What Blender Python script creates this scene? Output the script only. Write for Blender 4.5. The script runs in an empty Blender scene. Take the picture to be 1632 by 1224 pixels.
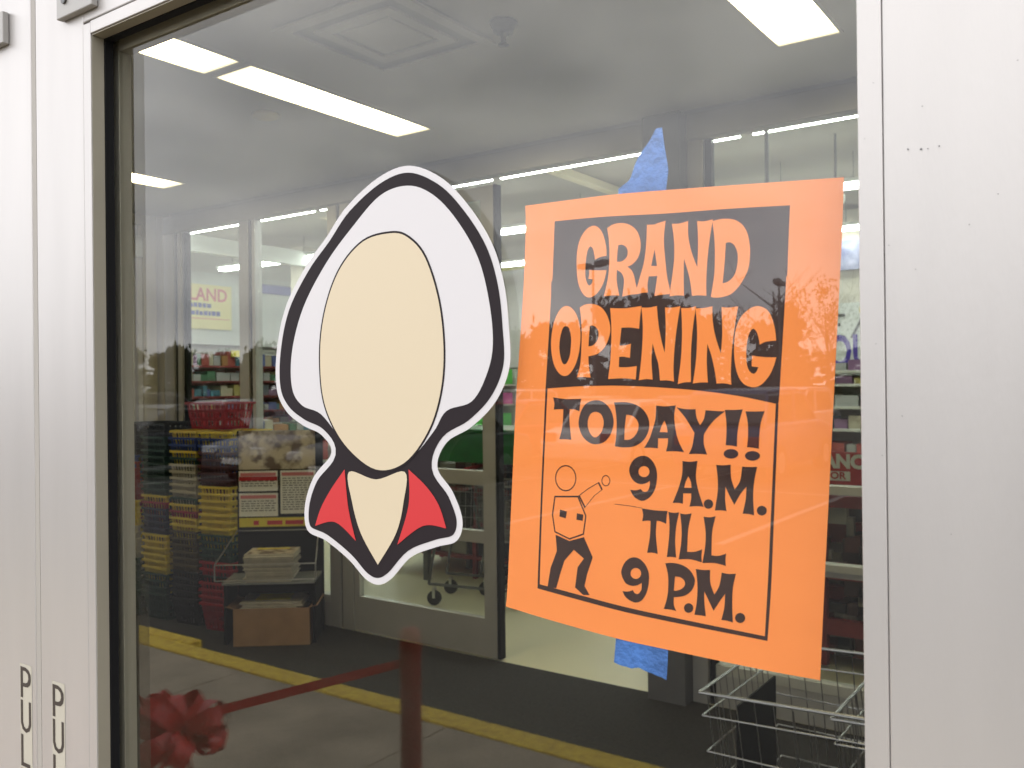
import bpy, bmesh, math, random
from mathutils import Vector, Matrix
from mathutils.geometry import tessellate_polygon
R = math.radians
random.seed(7)
sc = bpy.context.scene
col = sc.collection

# ---------------------------------------------------------------- camera
CAM_H = 1.64
yaw, pitch, roll = R(35.18), R(.153), R(-.601)
fw = Vector((-math.sin(yaw)*math.cos(pitch), math.cos(yaw)*math.cos(pitch), math.sin(pitch)))
rt = Vector((math.cos(yaw), math.sin(yaw), 0)); up = rt.cross(fw)
rr = rt*math.cos(roll)+up*math.sin(roll); uu = up*math.cos(roll)-rt*math.sin(roll)
cd = bpy.data.cameras.new('camera'); cam = bpy.data.objects.new('camera', cd); col.objects.link(cam)
cam.matrix_world = Matrix(((rr.x, uu.x, -fw.x, 0), (rr.y, uu.y, -fw.y, 0), (rr.z, uu.z, -fw.z, CAM_H), (0, 0, 0, 1)))
cd.sensor_width = 36; cd.lens = 1423.8/1632*36; cd.clip_start = .02; cd.clip_end = 1500
cd.dof.use_dof = True; cd.dof.focus_distance = .78; cd.dof.aperture_fstop = 20.0
sc.camera = cam

# ---------------------------------------------------------------- overcast sky, soft sun, exposure
SUN_EL, SUN_AZ = R(48), R(25)
w = bpy.data.worlds.new('World'); sc.world = w; w.use_nodes = True
nt = w.node_tree; nt.nodes.clear()
def wn(t, **k):
    n = nt.nodes.new(t)
    for a, b in k.items(): setattr(n, a, b)
    return n
out = wn('ShaderNodeOutputWorld'); bg = wn('ShaderNodeBackground'); sky = wn('ShaderNodeTexSky', sky_type='NISHITA', sun_disc=False, sun_elevation=SUN_EL, sun_rotation=SUN_AZ)
bg.inputs['Strength'].default_value = .1
tc = wn('ShaderNodeTexCoord'); mp = wn('ShaderNodeMapping'); mp.inputs['Scale'].default_value = (1, 1, 2.2)
n1 = wn('ShaderNodeTexNoise'); n1.inputs['Scale'].default_value = 3.6; n1.inputs['Detail'].default_value = 5; n1.inputs['Roughness'].default_value = .5
cr = wn('ShaderNodeValToRGB'); e = cr.color_ramp.elements
e[0].position = .33; e[0].color = (.56, .565, .60, 1); e[1].position = .64; e[1].color = (1, .985, .98, 1)
sca = wn('ShaderNodeVectorMath', operation='SCALE'); sca.inputs['Scale'].default_value = 28.0
mx = wn('ShaderNodeMix', data_type='RGBA'); mx.inputs['Factor'].default_value = .93
L = nt.links.new
L(tc.outputs['Generated'], mp.inputs['Vector']); L(mp.outputs['Vector'], n1.inputs['Vector']); L(n1.outputs['Fac'], cr.inputs['Fac'])
L(cr.outputs['Color'], sca.inputs[0]); L(sky.outputs['Color'], mx.inputs['A']); L(sca.outputs['Vector'], mx.inputs['B'])
L(mx.outputs['Result'], bg.inputs['Color']); L(bg.outputs['Background'], out.inputs['Surface'])
sl = bpy.data.lights.new('sun', 'SUN'); sl.energy = .7; sl.angle = R(20); sl.color = (1, .95, .88)
so = bpy.data.objects.new('sun', sl); col.objects.link(so); so.location = (20, 40, 50)
sd = Vector((math.sin(SUN_AZ)*math.cos(SUN_EL), math.cos(SUN_AZ)*math.cos(SUN_EL), math.sin(SUN_EL)))
so.rotation_euler = sd.to_track_quat('Z', 'Y').to_euler()
vs = sc.view_settings; vs.view_transform = 'Standard'; vs.look = 'None'; vs.gamma = 1; vs.exposure = 0.25; vs.use_curve_mapping = False
sc.render.engine = 'CYCLES'
sc.cycles.transparent_max_bounces = 24; sc.cycles.max_bounces = 8; sc.cycles.glossy_bounces = 5
sc.cycles.caustics_reflective = False; sc.cycles.caustics_refractive = False; sc.cycles.sample_clamp_indirect = 6

# ---------------------------------------------------------------- helpers
M = {}
def mat(name, c, rough=.5, metal=0., var=0., vscale=8., bump=0., bscale=60., spec=.5, emit=None, es=0., stretch=(1, 1, 1), c2=None, thr=None, trans=0.):
    m = bpy.data.materials.new(name); m.use_nodes = True; t = m.node_tree; p = t.nodes['Principled BSDF']
    p.inputs['Base Color'].default_value = (*c, 1); p.inputs['Roughness'].default_value = rough; p.inputs['Metallic'].default_value = metal
    p.inputs['Specular IOR Level'].default_value = spec
    if emit: p.inputs['Emission Color'].default_value = (*emit, 1); p.inputs['Emission Strength'].default_value = es
    if var or bump or c2:
        tcn = t.nodes.new('ShaderNodeTexCoord'); mpn = t.nodes.new('ShaderNodeMapping'); mpn.inputs['Scale'].default_value = stretch
        t.links.new(tcn.outputs['Object'], mpn.inputs['Vector'])
    if var or c2:
        n = t.nodes.new('ShaderNodeTexNoise'); n.inputs['Scale'].default_value = vscale; n.inputs['Detail'].default_value = 6
        r = t.nodes.new('ShaderNodeValToRGB'); a, b = r.color_ramp.elements
        a.position, b.position = thr or (.3, .7)
        cc = c2 or tuple(min(1, x*(1+var)) for x in c)
        a.color = (*[x*(1-var) for x in c], 1); b.color = (*cc, 1)
        t.links.new(mpn.outputs['Vector'], n.inputs['Vector']); t.links.new(n.outputs['Fac'], r.inputs['Fac']); t.links.new(r.outputs['Color'], p.inputs['Base Color'])
    if bump:
        n = t.nodes.new('ShaderNodeTexNoise'); n.inputs['Scale'].default_value = bscale; n.inputs['Detail'].default_value = 4
        b = t.nodes.new('ShaderNodeBump'); b.inputs['Strength'].default_value = bump; b.inputs['Distance'].default_value = .01
        t.links.new(mpn.outputs['Vector'], n.inputs['Vector']); t.links.new(n.outputs['Fac'], b.inputs['Height']); t.links.new(b.outputs['Normal'], p.inputs['Normal'])
    M[name] = m; return m
def glass(name, r0, tint):
    m = bpy.data.materials.new(name); m.use_nodes = True; t = m.node_tree; t.nodes.clear()
    o = t.nodes.new('ShaderNodeOutputMaterial'); mi = t.nodes.new('ShaderNodeMixShader'); tr = t.nodes.new('ShaderNodeBsdfTransparent'); gl = t.nodes.new('ShaderNodeBsdfGlossy')
    tr.inputs['Color'].default_value = (*tint, 1); gl.inputs['Roughness'].default_value = 0.0; gl.inputs['Color'].default_value = (1, 1, 1, 1)
    lw = t.nodes.new('ShaderNodeLayerWeight'); lw.inputs['Blend'].default_value = .5
    pw = t.nodes.new('ShaderNodeMath'); pw.operation = 'POWER'; pw.inputs[1].default_value = 5
    ma = t.nodes.new('ShaderNodeMath'); ma.operation = 'MULTIPLY_ADD'; ma.inputs[1].default_value = 1-r0; ma.inputs[2].default_value = r0
    l = t.links.new
    l(lw.outputs['Facing'], pw.inputs[0]); l(pw.outputs[0], ma.inputs[0]); l(ma.outputs[0], mi.inputs['Fac'])
    l(tr.outputs[0], mi.inputs[1]); l(gl.outputs[0], mi.inputs[2]); l(mi.outputs[0], o.inputs['Surface'])
    M[name] = m; return m
def islandmat(name, cols, rough=.5):
    m = bpy.data.materials.new(name); m.use_nodes = True; t = m.node_tree; p = t.nodes['Principled BSDF']; p.inputs['Roughness'].default_value = rough
    g = t.nodes.new('ShaderNodeNewGeometry'); r = t.nodes.new('ShaderNodeValToRGB'); r.color_ramp.interpolation = 'CONSTANT'
    els = r.color_ramp.elements
    while len(els) < len(cols): els.new(.5)
    for i, c in enumerate(cols): els[i].position = i/len(cols); els[i].color = (*c, 1)
    t.links.new(g.outputs['Random Per Island'], r.inputs['Fac']); t.links.new(r.outputs['Color'], p.inputs['Base Color'])
    M[name] = m; return m

class MB:
    def __init__(s): s.v = []; s.f = []
    def poly(s, pts): k = len(s.v); s.v += [tuple(p) for p in pts]; s.f.append(tuple(range(k, k+len(pts)))); return s
    def box(s, x0, x1, y0, y1, z0, z1):
        k = len(s.v); s.v += [(x0,y0,z0),(x1,y0,z0),(x1,y1,z0),(x0,y1,z0),(x0,y0,z1),(x1,y0,z1),(x1,y1,z1),(x0,y1,z1)]
        s.f += [tuple(k+i for i in q) for q in ((0,3,2,1),(4,5,6,7),(0,1,5,4),(1,2,6,5),(2,3,7,6),(3,0,4,7))]; return s
    def hexa(s, lo, hi):       # two quads (4 pts each, counter-clockwise)
        k = len(s.v); s.v += [tuple(p) for p in lo]+[tuple(p) for p in hi]
        s.f += [tuple(k+i for i in q) for q in ((0,3,2,1),(4,5,6,7),(0,1,5,4),(1,2,6,5),(2,3,7,6),(3,0,4,7))]; return s
    def bar(s, a, b, r, n=4, r2=None):
        a, b = Vector(a), Vector(b); d = (b-a).normalized(); u = d.orthogonal().normalized(); w_ = d.cross(u); r2 = r if r2 is None else r2
        k = len(s.v)
        for p, q in ((a, r), (b, r2)):
            for i in range(n):
                t = 2*math.pi*(i+.5)/n; s.v.append(tuple(p+u*math.cos(t)*q+w_*math.sin(t)*q))
        for i in range(n): j = (i+1) % n; s.f.append((k+i, k+j, k+n+j, k+n+i))
        s.f += [tuple(k+i for i in range(n))[::-1], tuple(k+n+i for i in range(n))]; return s
    def lathe(s, prof, n=20, c=(0, 0, 0)):
        k = len(s.v); m_ = len(prof)
        for r_, z in prof:
            for i in range(n): t = 2*math.pi*i/n; s.v.append((c[0]+r_*math.cos(t), c[1]+r_*math.sin(t), c[2]+z))
        for a in range(m_-1):
            for i in range(n): j = (i+1) % n; s.f.append((k+a*n+i, k+a*n+j, k+(a+1)*n+j, k+(a+1)*n+i))
        s.f += [tuple(k+i for i in range(n))[::-1], tuple(k+(m_-1)*n+i for i in range(n))]; return s
    def prism(s, pts, y0, y1, plane='xz'):
        n = len(pts); k = len(s.v)
        for y in (y0, y1):
            for a, b in pts: s.v.append((a, y, b) if plane == 'xz' else ((y, a, b) if plane == 'yz' else (a, b, y)))
        tr = tessellate_polygon([[Vector((a, b, 0)) for a, b in pts]])
        for t in tr: s.f.append(tuple(k+i for i in t)); s.f.append(tuple(k+n+i for i in t[::-1]))
        for i in range(n): j = (i+1) % n; s.f.append((k+i, k+j, k+n+j, k+n+i))
        return s
    def strip(s, pts, wdir, wd, th=.0004):    # flat band along pts with width vector
        wv = Vector(wdir).normalized()*wd/2; k0 = len(s.v)
        P = [Vector(p) for p in pts]
        for i, p in enumerate(P):
            d = (P[min(i+1, len(P)-1)]-P[max(i-1, 0)]).normalized(); nn = d.cross(wv).normalized()*th
            for q in (p-wv-nn, p+wv-nn, p+wv+nn, p-wv+nn): s.v.append(tuple(q))
        for i in range(len(P)-1):
            a = k0+4*i
            for q in range(4): r_ = (q+1) % 4; s.f.append((a+q, a+r_, a+4+r_, a+4+q))
        s.f += [(k0, k0+3, k0+2, k0+1), tuple(k0+4*(len(P)-1)+i for i in range(4))]; return s
    def build(s, name, m, parent=None, loc=(0, 0, 0), rz=0, bevel=0, smooth=False, seg=2):
        me = bpy.data.meshes.new(name); me.from_pydata(s.v, [], s.f); me.update()
        bm = bmesh.new(); bm.from_mesh(me); bmesh.ops.recalc_face_normals(bm, faces=bm.faces[:]); bm.to_mesh(me); bm.free()
        if m: me.materials.append(M[m] if isinstance(m, str) else m)
        o = bpy.data.objects.new(name, me); col.objects.link(o); o.location = loc; o.rotation_euler = (0, 0, rz)
        if parent: o.parent = parent
        if bevel:
            b = o.modifiers.new('bevel', 'BEVEL'); b.width = bevel; b.segments = seg; b.limit_method = 'ANGLE'
        if smooth:
            for p in me.polygons: p.use_smooth = True
        return o
def tag(o, label=None, cat=None, group=None, kind=None):
    if label: o['label'] = label
    if cat: o['category'] = cat
    if group: o['group'] = group
    if kind: o['kind'] = kind
    return o
def thing(name, label, cat, loc=(0, 0, 0), rz=0, group=None):
    o = bpy.data.objects.new(name, None); col.objects.link(o); o.location = loc; o.rotation_euler = (0, 0, rz); o.empty_display_size = .1
    return tag(o, label, cat, group)
def kids(o): return [c for c in bpy.data.objects if c.parent == o]
def copy_tree(o, parent=None, ch=None):
    c = o.copy(); col.objects.link(c)
    if parent: c.parent = parent
    for k in kids(o): copy_tree(k, c)
    return c
def bx(*a): return MB().box(*a)
def spline(s, sx=1e-5, step=5):
    pts = []
    for tok in s.split():
        c = tok.endswith('*'); a, b = tok.rstrip('*').split(','); pts.append((float(a)*sx, float(b)*sx, c))
    n = len(pts); outp = []
    for i in range(n):
        p0, p1, p2, p3 = pts[i-1], pts[i], pts[(i+1) % n], pts[(i+2) % n]
        a = p1 if p1[2] else p0; d = p2 if p2[2] else p3
        t1 = ((p2[0]-a[0])/2, (p2[1]-a[1])/2); t2 = ((d[0]-p1[0])/2, (d[1]-p1[1])/2)
        if p1[2] and p2[2]: outp.append((p1[0], p1[1])); continue
        for k in range(step):
            t = k/step; h1 = 2*t**3-3*t*t+1; h2 = t**3-2*t*t+t; h3 = -2*t**3+3*t*t; h4 = t**3-t*t
            outp.append((h1*p1[0]+h2*t1[0]+h3*p2[0]+h4*t2[0], h1*p1[1]+h2*t1[1]+h3*p2[1]+h4*t2[1]))
    return outp
def flat(name, shapes, y, m, parent, sx=1e-5, dy=0., thick=0.):     # printed shapes in the x/z plane, each may have holes
    mb = MB()
    for n, g in enumerate(shapes):
        cs = [spline(c, sx) if isinstance(c, str) else c for c in g]
        k = len(mb.v); yy = y-n*dy
        for c in cs: mb.v += [(a, yy, b) for a, b in c]
        for t in tessellate_polygon([[Vector((a, b, 0)) for a, b in c] for c in cs]):
            f = tuple(k+i for i in t); A, B, C = (Vector(mb.v[i]) for i in f)
            if (B-A).cross(C-A).y > 0: f = f[::-1]
            mb.f.append(f)
        if thick:
            for c in cs:
                q = len(mb.v); mb.v += [(a, yy, b) for a, b in c]+[(a, yy+thick, b) for a, b in c]; L_ = len(c)
                for i in range(L_): j = (i+1) % L_; mb.f.append((q+i, q+j, q+L_+j, q+L_+i))
            q = len(mb.v)
            for c in cs: mb.v += [(a, yy+thick, b) for a, b in c]
            for t in tessellate_polygon([[Vector((a, b, 0)) for a, b in c] for c in cs]):
                f = tuple(q+i for i in t); A, B, C = (Vector(mb.v[i]) for i in f)
                if (B-A).cross(C-A).y < 0: f = f[::-1]
                mb.f.append(f)
    me = bpy.data.meshes.new(name); me.from_pydata(mb.v, [], mb.f); me.update(); me.materials.append(M[m])
    o = bpy.data.objects.new(name, me); col.objects.link(o)
    if parent: o.parent = parent
    return o
def ell(cx, cy, rx, ry, n=28): return [(cx+rx*math.cos(2*math.pi*i/n), cy+ry*math.sin(2*math.pi*i/n)) for i in range(n)]
def text(name, s, size, m, parent, loc, rot, ex=.0005, sx=1., bold=0., align='CENTER'):
    cu = bpy.data.curves.new(name, 'FONT'); cu.body = s; cu.size = size; cu.align_x = align; cu.align_y = 'CENTER'; cu.extrude = ex; cu.offset = bold; cu.resolution_u = 3
    t = bpy.data.objects.new(name, cu); col.objects.link(t)
    dg = bpy.context.evaluated_depsgraph_get(); me = bpy.data.meshes.new_from_object(t.evaluated_get(dg)); bpy.data.objects.remove(t)
    me.materials.clear(); me.materials.append(M[m]); me.name = name
    o = bpy.data.objects.new(name, me); col.objects.link(o); o.location = loc; o.rotation_euler = rot; o.scale = (sx, 1, 1)
    if parent: o.parent = parent
    return o

# ---------------------------------------------------------------- materials
mat('white_aluminium', (.515, .497, .484), .38, .46, var=.05, vscale=4, stretch=(4, 4, .5), bump=.03, bscale=220)
mat('shaded_tan_aluminium', (.36, .335, .27), .42, .3, var=.05)  # door aluminium with the shade of the bead returns put into its tan
mat('black_rubber', (.006, .006, .007), .7, spec=.2); mat('cart_wire', (.30, .295, .29), .35, .85)
mat('steel', (.55, .54, .52), .3, .9); mat('plate_metal', (.36, .35, .335), .5, .5); mat('dark_steel', (.12, .12, .12), .4, .8)
glass('door_glass', .044, (.98, .987, .98)); mat('seal_beige', (.36, .34, .31), .6); glass('store_glass', .02, (.95, .97, .95))
mat('label_cream', (.47, .445, .375), .5); mat('ink_dark', (.045, .035, .03), .55)
mat('poster_orange', (1.0, .30, .08), .75, var=.015, vscale=40, spec=.2, bump=.35, bscale=9)
mat('poster_ink', (.045, .022, .018), .6, var=.15, vscale=60, spec=.3)
mat('painters_tape', (.055, .17, .50), .7, var=.25, vscale=45, bump=.5, bscale=140)
mat('sticker_white', (.62, .605, .62), .35); mat('sticker_black', (.018, .013, .016), .6, spec=.2); mat('sticker_cream', (.62, .53, .38), .4); mat('sticker_red', (.56, .035, .04), .4)
mat('ceiling_paint', (.62, .60, .58), .9, var=.03, vscale=1.5); mat('wall_beige', (.52, .48, .40), .8, var=.05, vscale=2)
mat('inner_aluminium', (.50, .49, .47), .38, .3, var=.03); mat('column_grey', (.13, .13, .14), .6, var=.1)
mat('light_panel', (.9, .9, .85), .4, emit=(1, .86, .50), es=7.5); mat('panel_frame', (.6, .58, .54), .6)
lp = M['light_panel'].node_tree      # tubes behind the diffuser: the panel glows less towards its two ends
a_ = lp.nodes.new('ShaderNodeTexCoord'); b_ = lp.nodes.new('ShaderNodeSeparateXYZ'); c_ = lp.nodes.new('ShaderNodeValToRGB'); d_ = lp.nodes.new('ShaderNodeMath'); d_.operation = 'MULTIPLY'; d_.inputs[1].default_value = 11.0
lp.links.new(a_.outputs['Generated'], b_.inputs[0]); lp.links.new(b_.outputs['Y'], c_.inputs['Fac']); lp.links.new(c_.outputs['Color'], d_.inputs[0]); lp.links.new(d_.outputs[0], lp.nodes['Principled BSDF'].inputs['Emission Strength'])
ee = c_.color_ramp.elements; ee[0].position = 0; ee[0].color = (.09, .09, .09, 1); ee[1].position = 1; ee[1].color = (.09, .09, .09, 1); q_ = ee.new(.22); q_.color = (1, 1, 1, 1); q_ = ee.new(.78); q_.color = (1, 1, 1, 1)
mat('tube_light', (.9, .95, .9), .4, emit=(.95, 1, .93), es=15.5); mat('tube_tray', (.85, .87, .85), .4)
mat('carpet_dark', (.019, .016, .014), .95, var=.35, vscale=60, bump=.3, bscale=200)
mat('store_tile', (.72, .68, .48), .35, var=.05, vscale=1.2)
mat('store_ceiling', (.42, .40, .37), .9, var=.05, vscale=1); mat('store_wall', (.62, .62, .58), .8, var=.03)
mat('fascia_pale', (.66, .68, .66), .7); mat('fascia_yellow', (.62, .60, .16), .7); mat('cream_beam', (.72, .66, .46), .7)
mat('shelf_red', (.19, .015, .018), .45, var=.1); mat('shelf_white', (.55, .55, .5), .5); mat('sign_red', (.50, .02, .03), .5); mat('sign_white', (.85, .84, .80), .6); mat('sign_yellow', (.72, .62, .06), .6)
mat('sign_pale_yellow', (.80, .72, .38), .6); mat('letter_pink', (.62, .20, .22), .6); mat('letter_blue', (.16, .17, .42), .6); mat('letter_purple', (.06, .03, .30), .6); mat('poster_sky', (.20, .24, .55), .6, var=.5, vscale=6, c2=(.45, .45, .62))
mat('green_plastic', (.01, .14, .03), .4, var=.2); mat('cardboard', (.36, .21, .11), .85, var=.1, vscale=10)
mat('newsprint', (.50, .46, .38), .8, var=.12, vscale=20); mat('photo_print', (.30, .20, .13), .6, var=.5, vscale=13, c2=(.62, .54, .40), thr=(.42, .58)); mat('glossy_yellow', (.75, .62, .05), .5)
mat('clear_plastic_grey', (.32, .33, .32), .15, spec=.9)
for n_, c_ in dict(red=(.34, .014, .024), yellow=(.78, .60, .05), blue=(.014, .045, .24), green=(.010, .05, .032), white=(.52, .48, .38), maroon=(.07, .012, .012), navy=(.018, .015, .07), olive=(.10, .075, .03), black=(.012, .012, .014)).items(): mat('basket_'+n_, c_, .42, var=.08)
mat('concrete', (.37, .315, .23), .85, var=.3, vscale=3, bump=.2, bscale=90); mat('kerb_yellow', (.90, .56, .05), .75, var=.35, vscale=22, bump=.2, bscale=70)
mat('asphalt', (.034, .032, .030), .9, var=.25, vscale=30, bump=.3, bscale=80); mat('line_white', (.30, .30, .28), .7, var=.1)
mat('grass_ground', (.06, .065, .035), .95, var=.3, vscale=.4); mat('stucco', (.45, .40, .33), .9, var=.06, bump=.3, bscale=80)
mat('post_red', (.30, .008, .010), .35); mat('ribbon_red', (.55, .018, .018), .22)
mat('bark', (.07, .055, .04), .95, var=.3); mat('leaf_dark', (.022, .032, .014), .9, spec=.1, var=.3, vscale=1.5); mat('leaf_brown', (.07, .055, .03), .8, var=.3, vscale=1.5)
mat('tyre', (.02, .02, .02), .8); mat('car_glass', (.02, .025, .03), .05, spec=.8); mat('lamp_red', (.4, .01, .01), .3); mat('lamp_clear', (.7, .7, .7), .2)
islandmat('goods_mixed', [(.30,.05,.04),(.07,.10,.30),(.42,.38,.28),(.30,.14,.04),(.04,.14,.07),(.12,.12,.14),(.40,.34,.10),(.20,.10,.20),(.33,.33,.33),(.05,.16,.22)])
islandmat('goods_bright', [(.55,.04,.10),(.05,.20,.50),(.10,.50,.08),(.70,.55,.06),(.45,.45,.42),(.10,.32,.42),(.50,.10,.30),(.12,.45,.12)])
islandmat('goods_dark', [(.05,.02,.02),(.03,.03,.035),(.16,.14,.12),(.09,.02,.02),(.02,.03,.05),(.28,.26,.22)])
# ================================================================ ground outside
tag(bx(-400, 400, -600, 30, -.5, -.2).build('ground', 'grass_ground'), kind='structure')
tag(bx(-70, 60, -62, -2.49, -.3, -.14).build('car_park_asphalt', 'asphalt'), kind='structure')
sw = tag(bx(-12, 8, -2.33, .44, -.3, -.012).build('sidewalk', 'concrete'), kind='structure')
for i in range(13):
    for j in range(2):
        x0 = -12+i*1.54; y0 = -2.328+j*1.39
        bx(x0+.005, x0+1.535, y0+.003, y0+1.385, -.03, 0+random.uniform(-.0015, .0015)).build('slab', 'concrete', sw, bevel=.004, seg=1)
kb = tag(bx(-12, 8, -2.49, -2.334, -.3, .002).build('kerb', 'kerb_yellow', bevel=.012), kind='structure')
tag(bx(-12, -5.05, -2.60, -2.4925, -.3, .001).build('kerb_ramp_edge', 'kerb_yellow', bevel=.01), kind='structure')
# ================================================================ entrance building shell
fl = tag(bx(-6.7, 1.6, .44, 4.31, -.3, .002).build('vestibule_floor', 'carpet_dark'), kind='structure')
tag(bx(-13.2, 6, 4.31, 17, -.3, 0).build('store_floor', 'store_tile'), kind='structure')
tag(bx(-6.5, 1.6, .62, 4.25, 3.04, 3.2).build('vestibule_ceiling', 'ceiling_paint'), kind='structure')
tag(bx(-13.2, 6, 4.38, 17, 3.95, 4.1).build('store_ceiling', 'store_ceiling'), kind='structure')
tag(bx(-13.2, 6, -.0, 17.2, 4.4, 4.7).build('roof', 'stucco'), kind='structure')
tag(bx(-13.4, -13.0, 4.38, 17, 0, 3.95).build('store_side_wall', 'store_wall'), kind='structure')
tag(bx(-13.2, -6.5, 4.31, 4.378, 0, 3.95).build('store_front_wall', 'wall_beige'), kind='structure')
tag(bx(6, 6.2, 4.38, 17, 0, 3.95).build('store_end_wall', 'store_wall'), kind='structure')
tag(bx(-13.4, 6.2, 17, 17.2, 0, 4.4).build('store_back_wall', 'store_wall'), kind='structure')
tag(bx(1.6, 1.75, .62, 4.25, 0, 3.04).build('vestibule_side_wall', 'wall_beige'), kind='structure')
fw_ = tag(bx(-13.4, -2.02, .46, .62, 0, 4.4).build('front_wall', 'stucco'), kind='structure')
tag(bx(.08, 6.2, .46, .62, 0, 4.4).build('front_wall_pier', 'stucco'), kind='structure')
tag(bx(-2.02, .08, .46, .62, 2.22, 4.4).build('front_wall_lintel', 'stucco'), kind='structure')
# left vestibule wall with its own white framed side window
lw = tag(MB().box(-6.62, -6.5, .62, 1.6, 0, 3.04).box(-6.62, -6.5, 4.135, 4.25, 0, 3.04).box(-6.62, -6.5, 1.6, 4.135, 2.96, 3.04).build('vestibule_left_wall', 'wall_beige'), kind='structure')
sf = thing('side_storefront', 'pale framed side glazing in the left wall of the entrance lobby', 'window', (-6.56, 1.6, 0))
for a in (0, .82, 1.66): bx(-.05, .05, a, a+.05, 0, 2.96).build('frame', 'sticker_white', sf, bevel=.003)
bx(-.05, .05, 2.43, 2.465, 0, 2.955).build('frame', 'sticker_white', sf, bevel=.003); bx(-.05, .05, 2.49, 2.53, 0, 2.955).build('frame', 'sticker_white', sf, bevel=.003)
bx(-.04, .07, 2.465, 2.525, 2.70, 2.86).build('hinge', 'inner_aluminium', sf)
bx(-.004, .004, .05, 2.43, .1, 2.9).build('glass_pane', 'store_glass', sf); bx(-.045, .045, .05, 2.43, 0, .1).build('sill', 'inner_aluminium', sf)

# ================================================================ inner storefront between lobby and shop
Y0, Y1 = 4.31, 4.38
st = thing('inner_storefront', 'aluminium framed glass wall between the entrance lobby and the shop', 'window wall', (-4, 4.31, 0))
def S(*a): return MB().box(a[0]+4, a[1]+4, a[2]-4.31, a[3]-4.31, a[4], a[5])
S(-6.5, 1.6, Y0, Y1, 2.90, 3.04).build('header', 'inner_aluminium', st, bevel=.003)
S(-6.5, 1.6, Y0-.012, Y0-.001, 2.905, 2.925).build('header_lip', 'inner_aluminium', st)
S(-13.0, 6, Y1+.002, Y1+.1, 3.04, 3.95).build('bulkhead', 'store_wall', st)
def mull(x0, x1, z0=0., z1=2.898, m='inner_aluminium'): return S(x0, x1, Y0, Y1-.001, z0, z1).build('mullion', m, st, bevel=.003)
mull(-6.49, -6.365); mull(-6.31, -6.257); mull(-5.54, -5.432); mull(-5.393, -5.358); mull(-4.59, -4.495); mull(-4.47, -4.37)
for a, b in ((-6.363, -6.312), (-6.255, -6.215), (-5.430, -5.395), (-4.494, -4.471)): S(a, b, Y0+.02, Y1-.01, 0, 2.898).build('gasket', 'black_rubber', st)
mull(-1.914, -1.828); mull(-.62, -.52); mull(.5, .6); mull(1.5, 1.6)
for a, b in ((-1.826, -1.79), ): S(a, b, Y0+.02, Y1-.01, 0, 2.898).build('gasket', 'black_rubber', st)
for a, b in ((-6.21, -5.545), (-5.355, -4.595), (-1.788, -.622), (-.518, .498), (.602, 1.498)):
    S(a, b, Y0+.032, Y0+.038, .215, 2.898).build('glass_pane', 'store_glass', st)
    S(a, b, Y0+.003, Y1-.003, .163, .213).build('sill', 'shelf_white', st, bevel=.002); S(a, b, Y0+.005, Y1-.005, .002, .161).build('kick_panel', 'inner_aluminium', st)
    if a > -2:
        S(a, b, Y0-.004, Y1-.004, 1.113, 1.154).build('crossbar', 'shelf_white', st, bevel=.002); S(a, b, Y0-.004, Y1-.004, .747, .782).build('crossbar', 'shelf_white', st, bevel=.002)
        S(a, b, Y0+.01, Y1-.02, .720, .745).build('crossbar', 'inner_aluminium', st)
bx(-2.125, -1.916, 4.22, 4.45, 0, 3.038).build('column', 'column_grey'); tag(bpy.data.objects['column'], 'dark square column beside the open doorway behind the orange flyer', 'column')
bx(-2.165, -2.127, 4.30, 4.40, 0, 2.9).build('door_jamb', 'inner_aluminium', None); tag(bpy.data.objects['door_jamb'], 'slim pale metal jamb at the right edge of the open inner doorway', 'door jamb')
# inner door leaf
dl = thing('inner_door', 'aluminium inner door leaf with two crossbars standing left of the open doorway', 'door', (-4.36, 4.31, 0))
def D(*a): return MB().box(*a)
D(0, .045, .005, .05, .01, 2.85).build('stile', 'inner_aluminium', dl, bevel=.003); D(1.10, 1.195, .0, .05, .01, 2.85).build('stile', 'inner_aluminium', dl, bevel=.003)
D(1.197, 1.22, .0, .05, .01, 2.85).build('edge_seal', 'black_rubber', dl)
D(.046, 1.099, .004, .048, .01, .24).build('bottom_rail', 'inner_aluminium', dl, bevel=.003); D(.046, 1.099, .004, .048, .69, .765).build('crossbar', 'inner_aluminium', dl, bevel=.003)
D(.046, 1.099, .004, .048, 1.04, 1.13).build('crossbar', 'inner_aluminium', dl, bevel=.003); D(.046, 1.099, .004, .048, 2.77, 2.85).build('top_rail', 'inner_aluminium', dl)
D(1.04, 1.05, -.004, .003, 1.0, 1.035).build('lock', 'dark_steel', dl)
for a, b in ((.242, .688), (.767, 1.038), (1.132, 2.768)): D(.046, 1.099, .022, .028, a, b).build('glass_pane', 'store_glass', dl)
# ================================================================ lobby ceiling fittings
def troffer(x0, x1, y0, y1, label):
    o = thing('ceiling_light', label, 'ceiling light', (x0, y0, 3.04), 0, 'fluorescent ceiling panels in the lobby'); a, b = x1-x0, y1-y0
    D(0, a, 0, b, -.006, -.002).build('diffuser', 'light_panel', o)
    f = MB(); f.box(-.012, 0, -.012, b+.012, -.010, -.001).box(a, a+.012, -.012, b+.012, -.010, -.001).box(0, a, -.012, 0, -.010, -.001).box(0, a, b, b+.012, -.010, -.001); f.build('frame', 'panel_frame', o)
troffer(-3.36, -3.12, 2.50, 3.69, 'long bright ceiling panel right of the other one, above the round sticker')
troffer(-3.36, -3.12, 1.18, 2.44, 'bright ceiling panel in the top left corner of the glass')
troffer(-5.50, -5.27, 2.3, 3.66, 'lone bright ceiling panel low at the left edge of the glass')
troffer(-1.21, -.965, 2.42, 3.655, 'bright ceiling panel at the top right, above the orange flyer')
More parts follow.
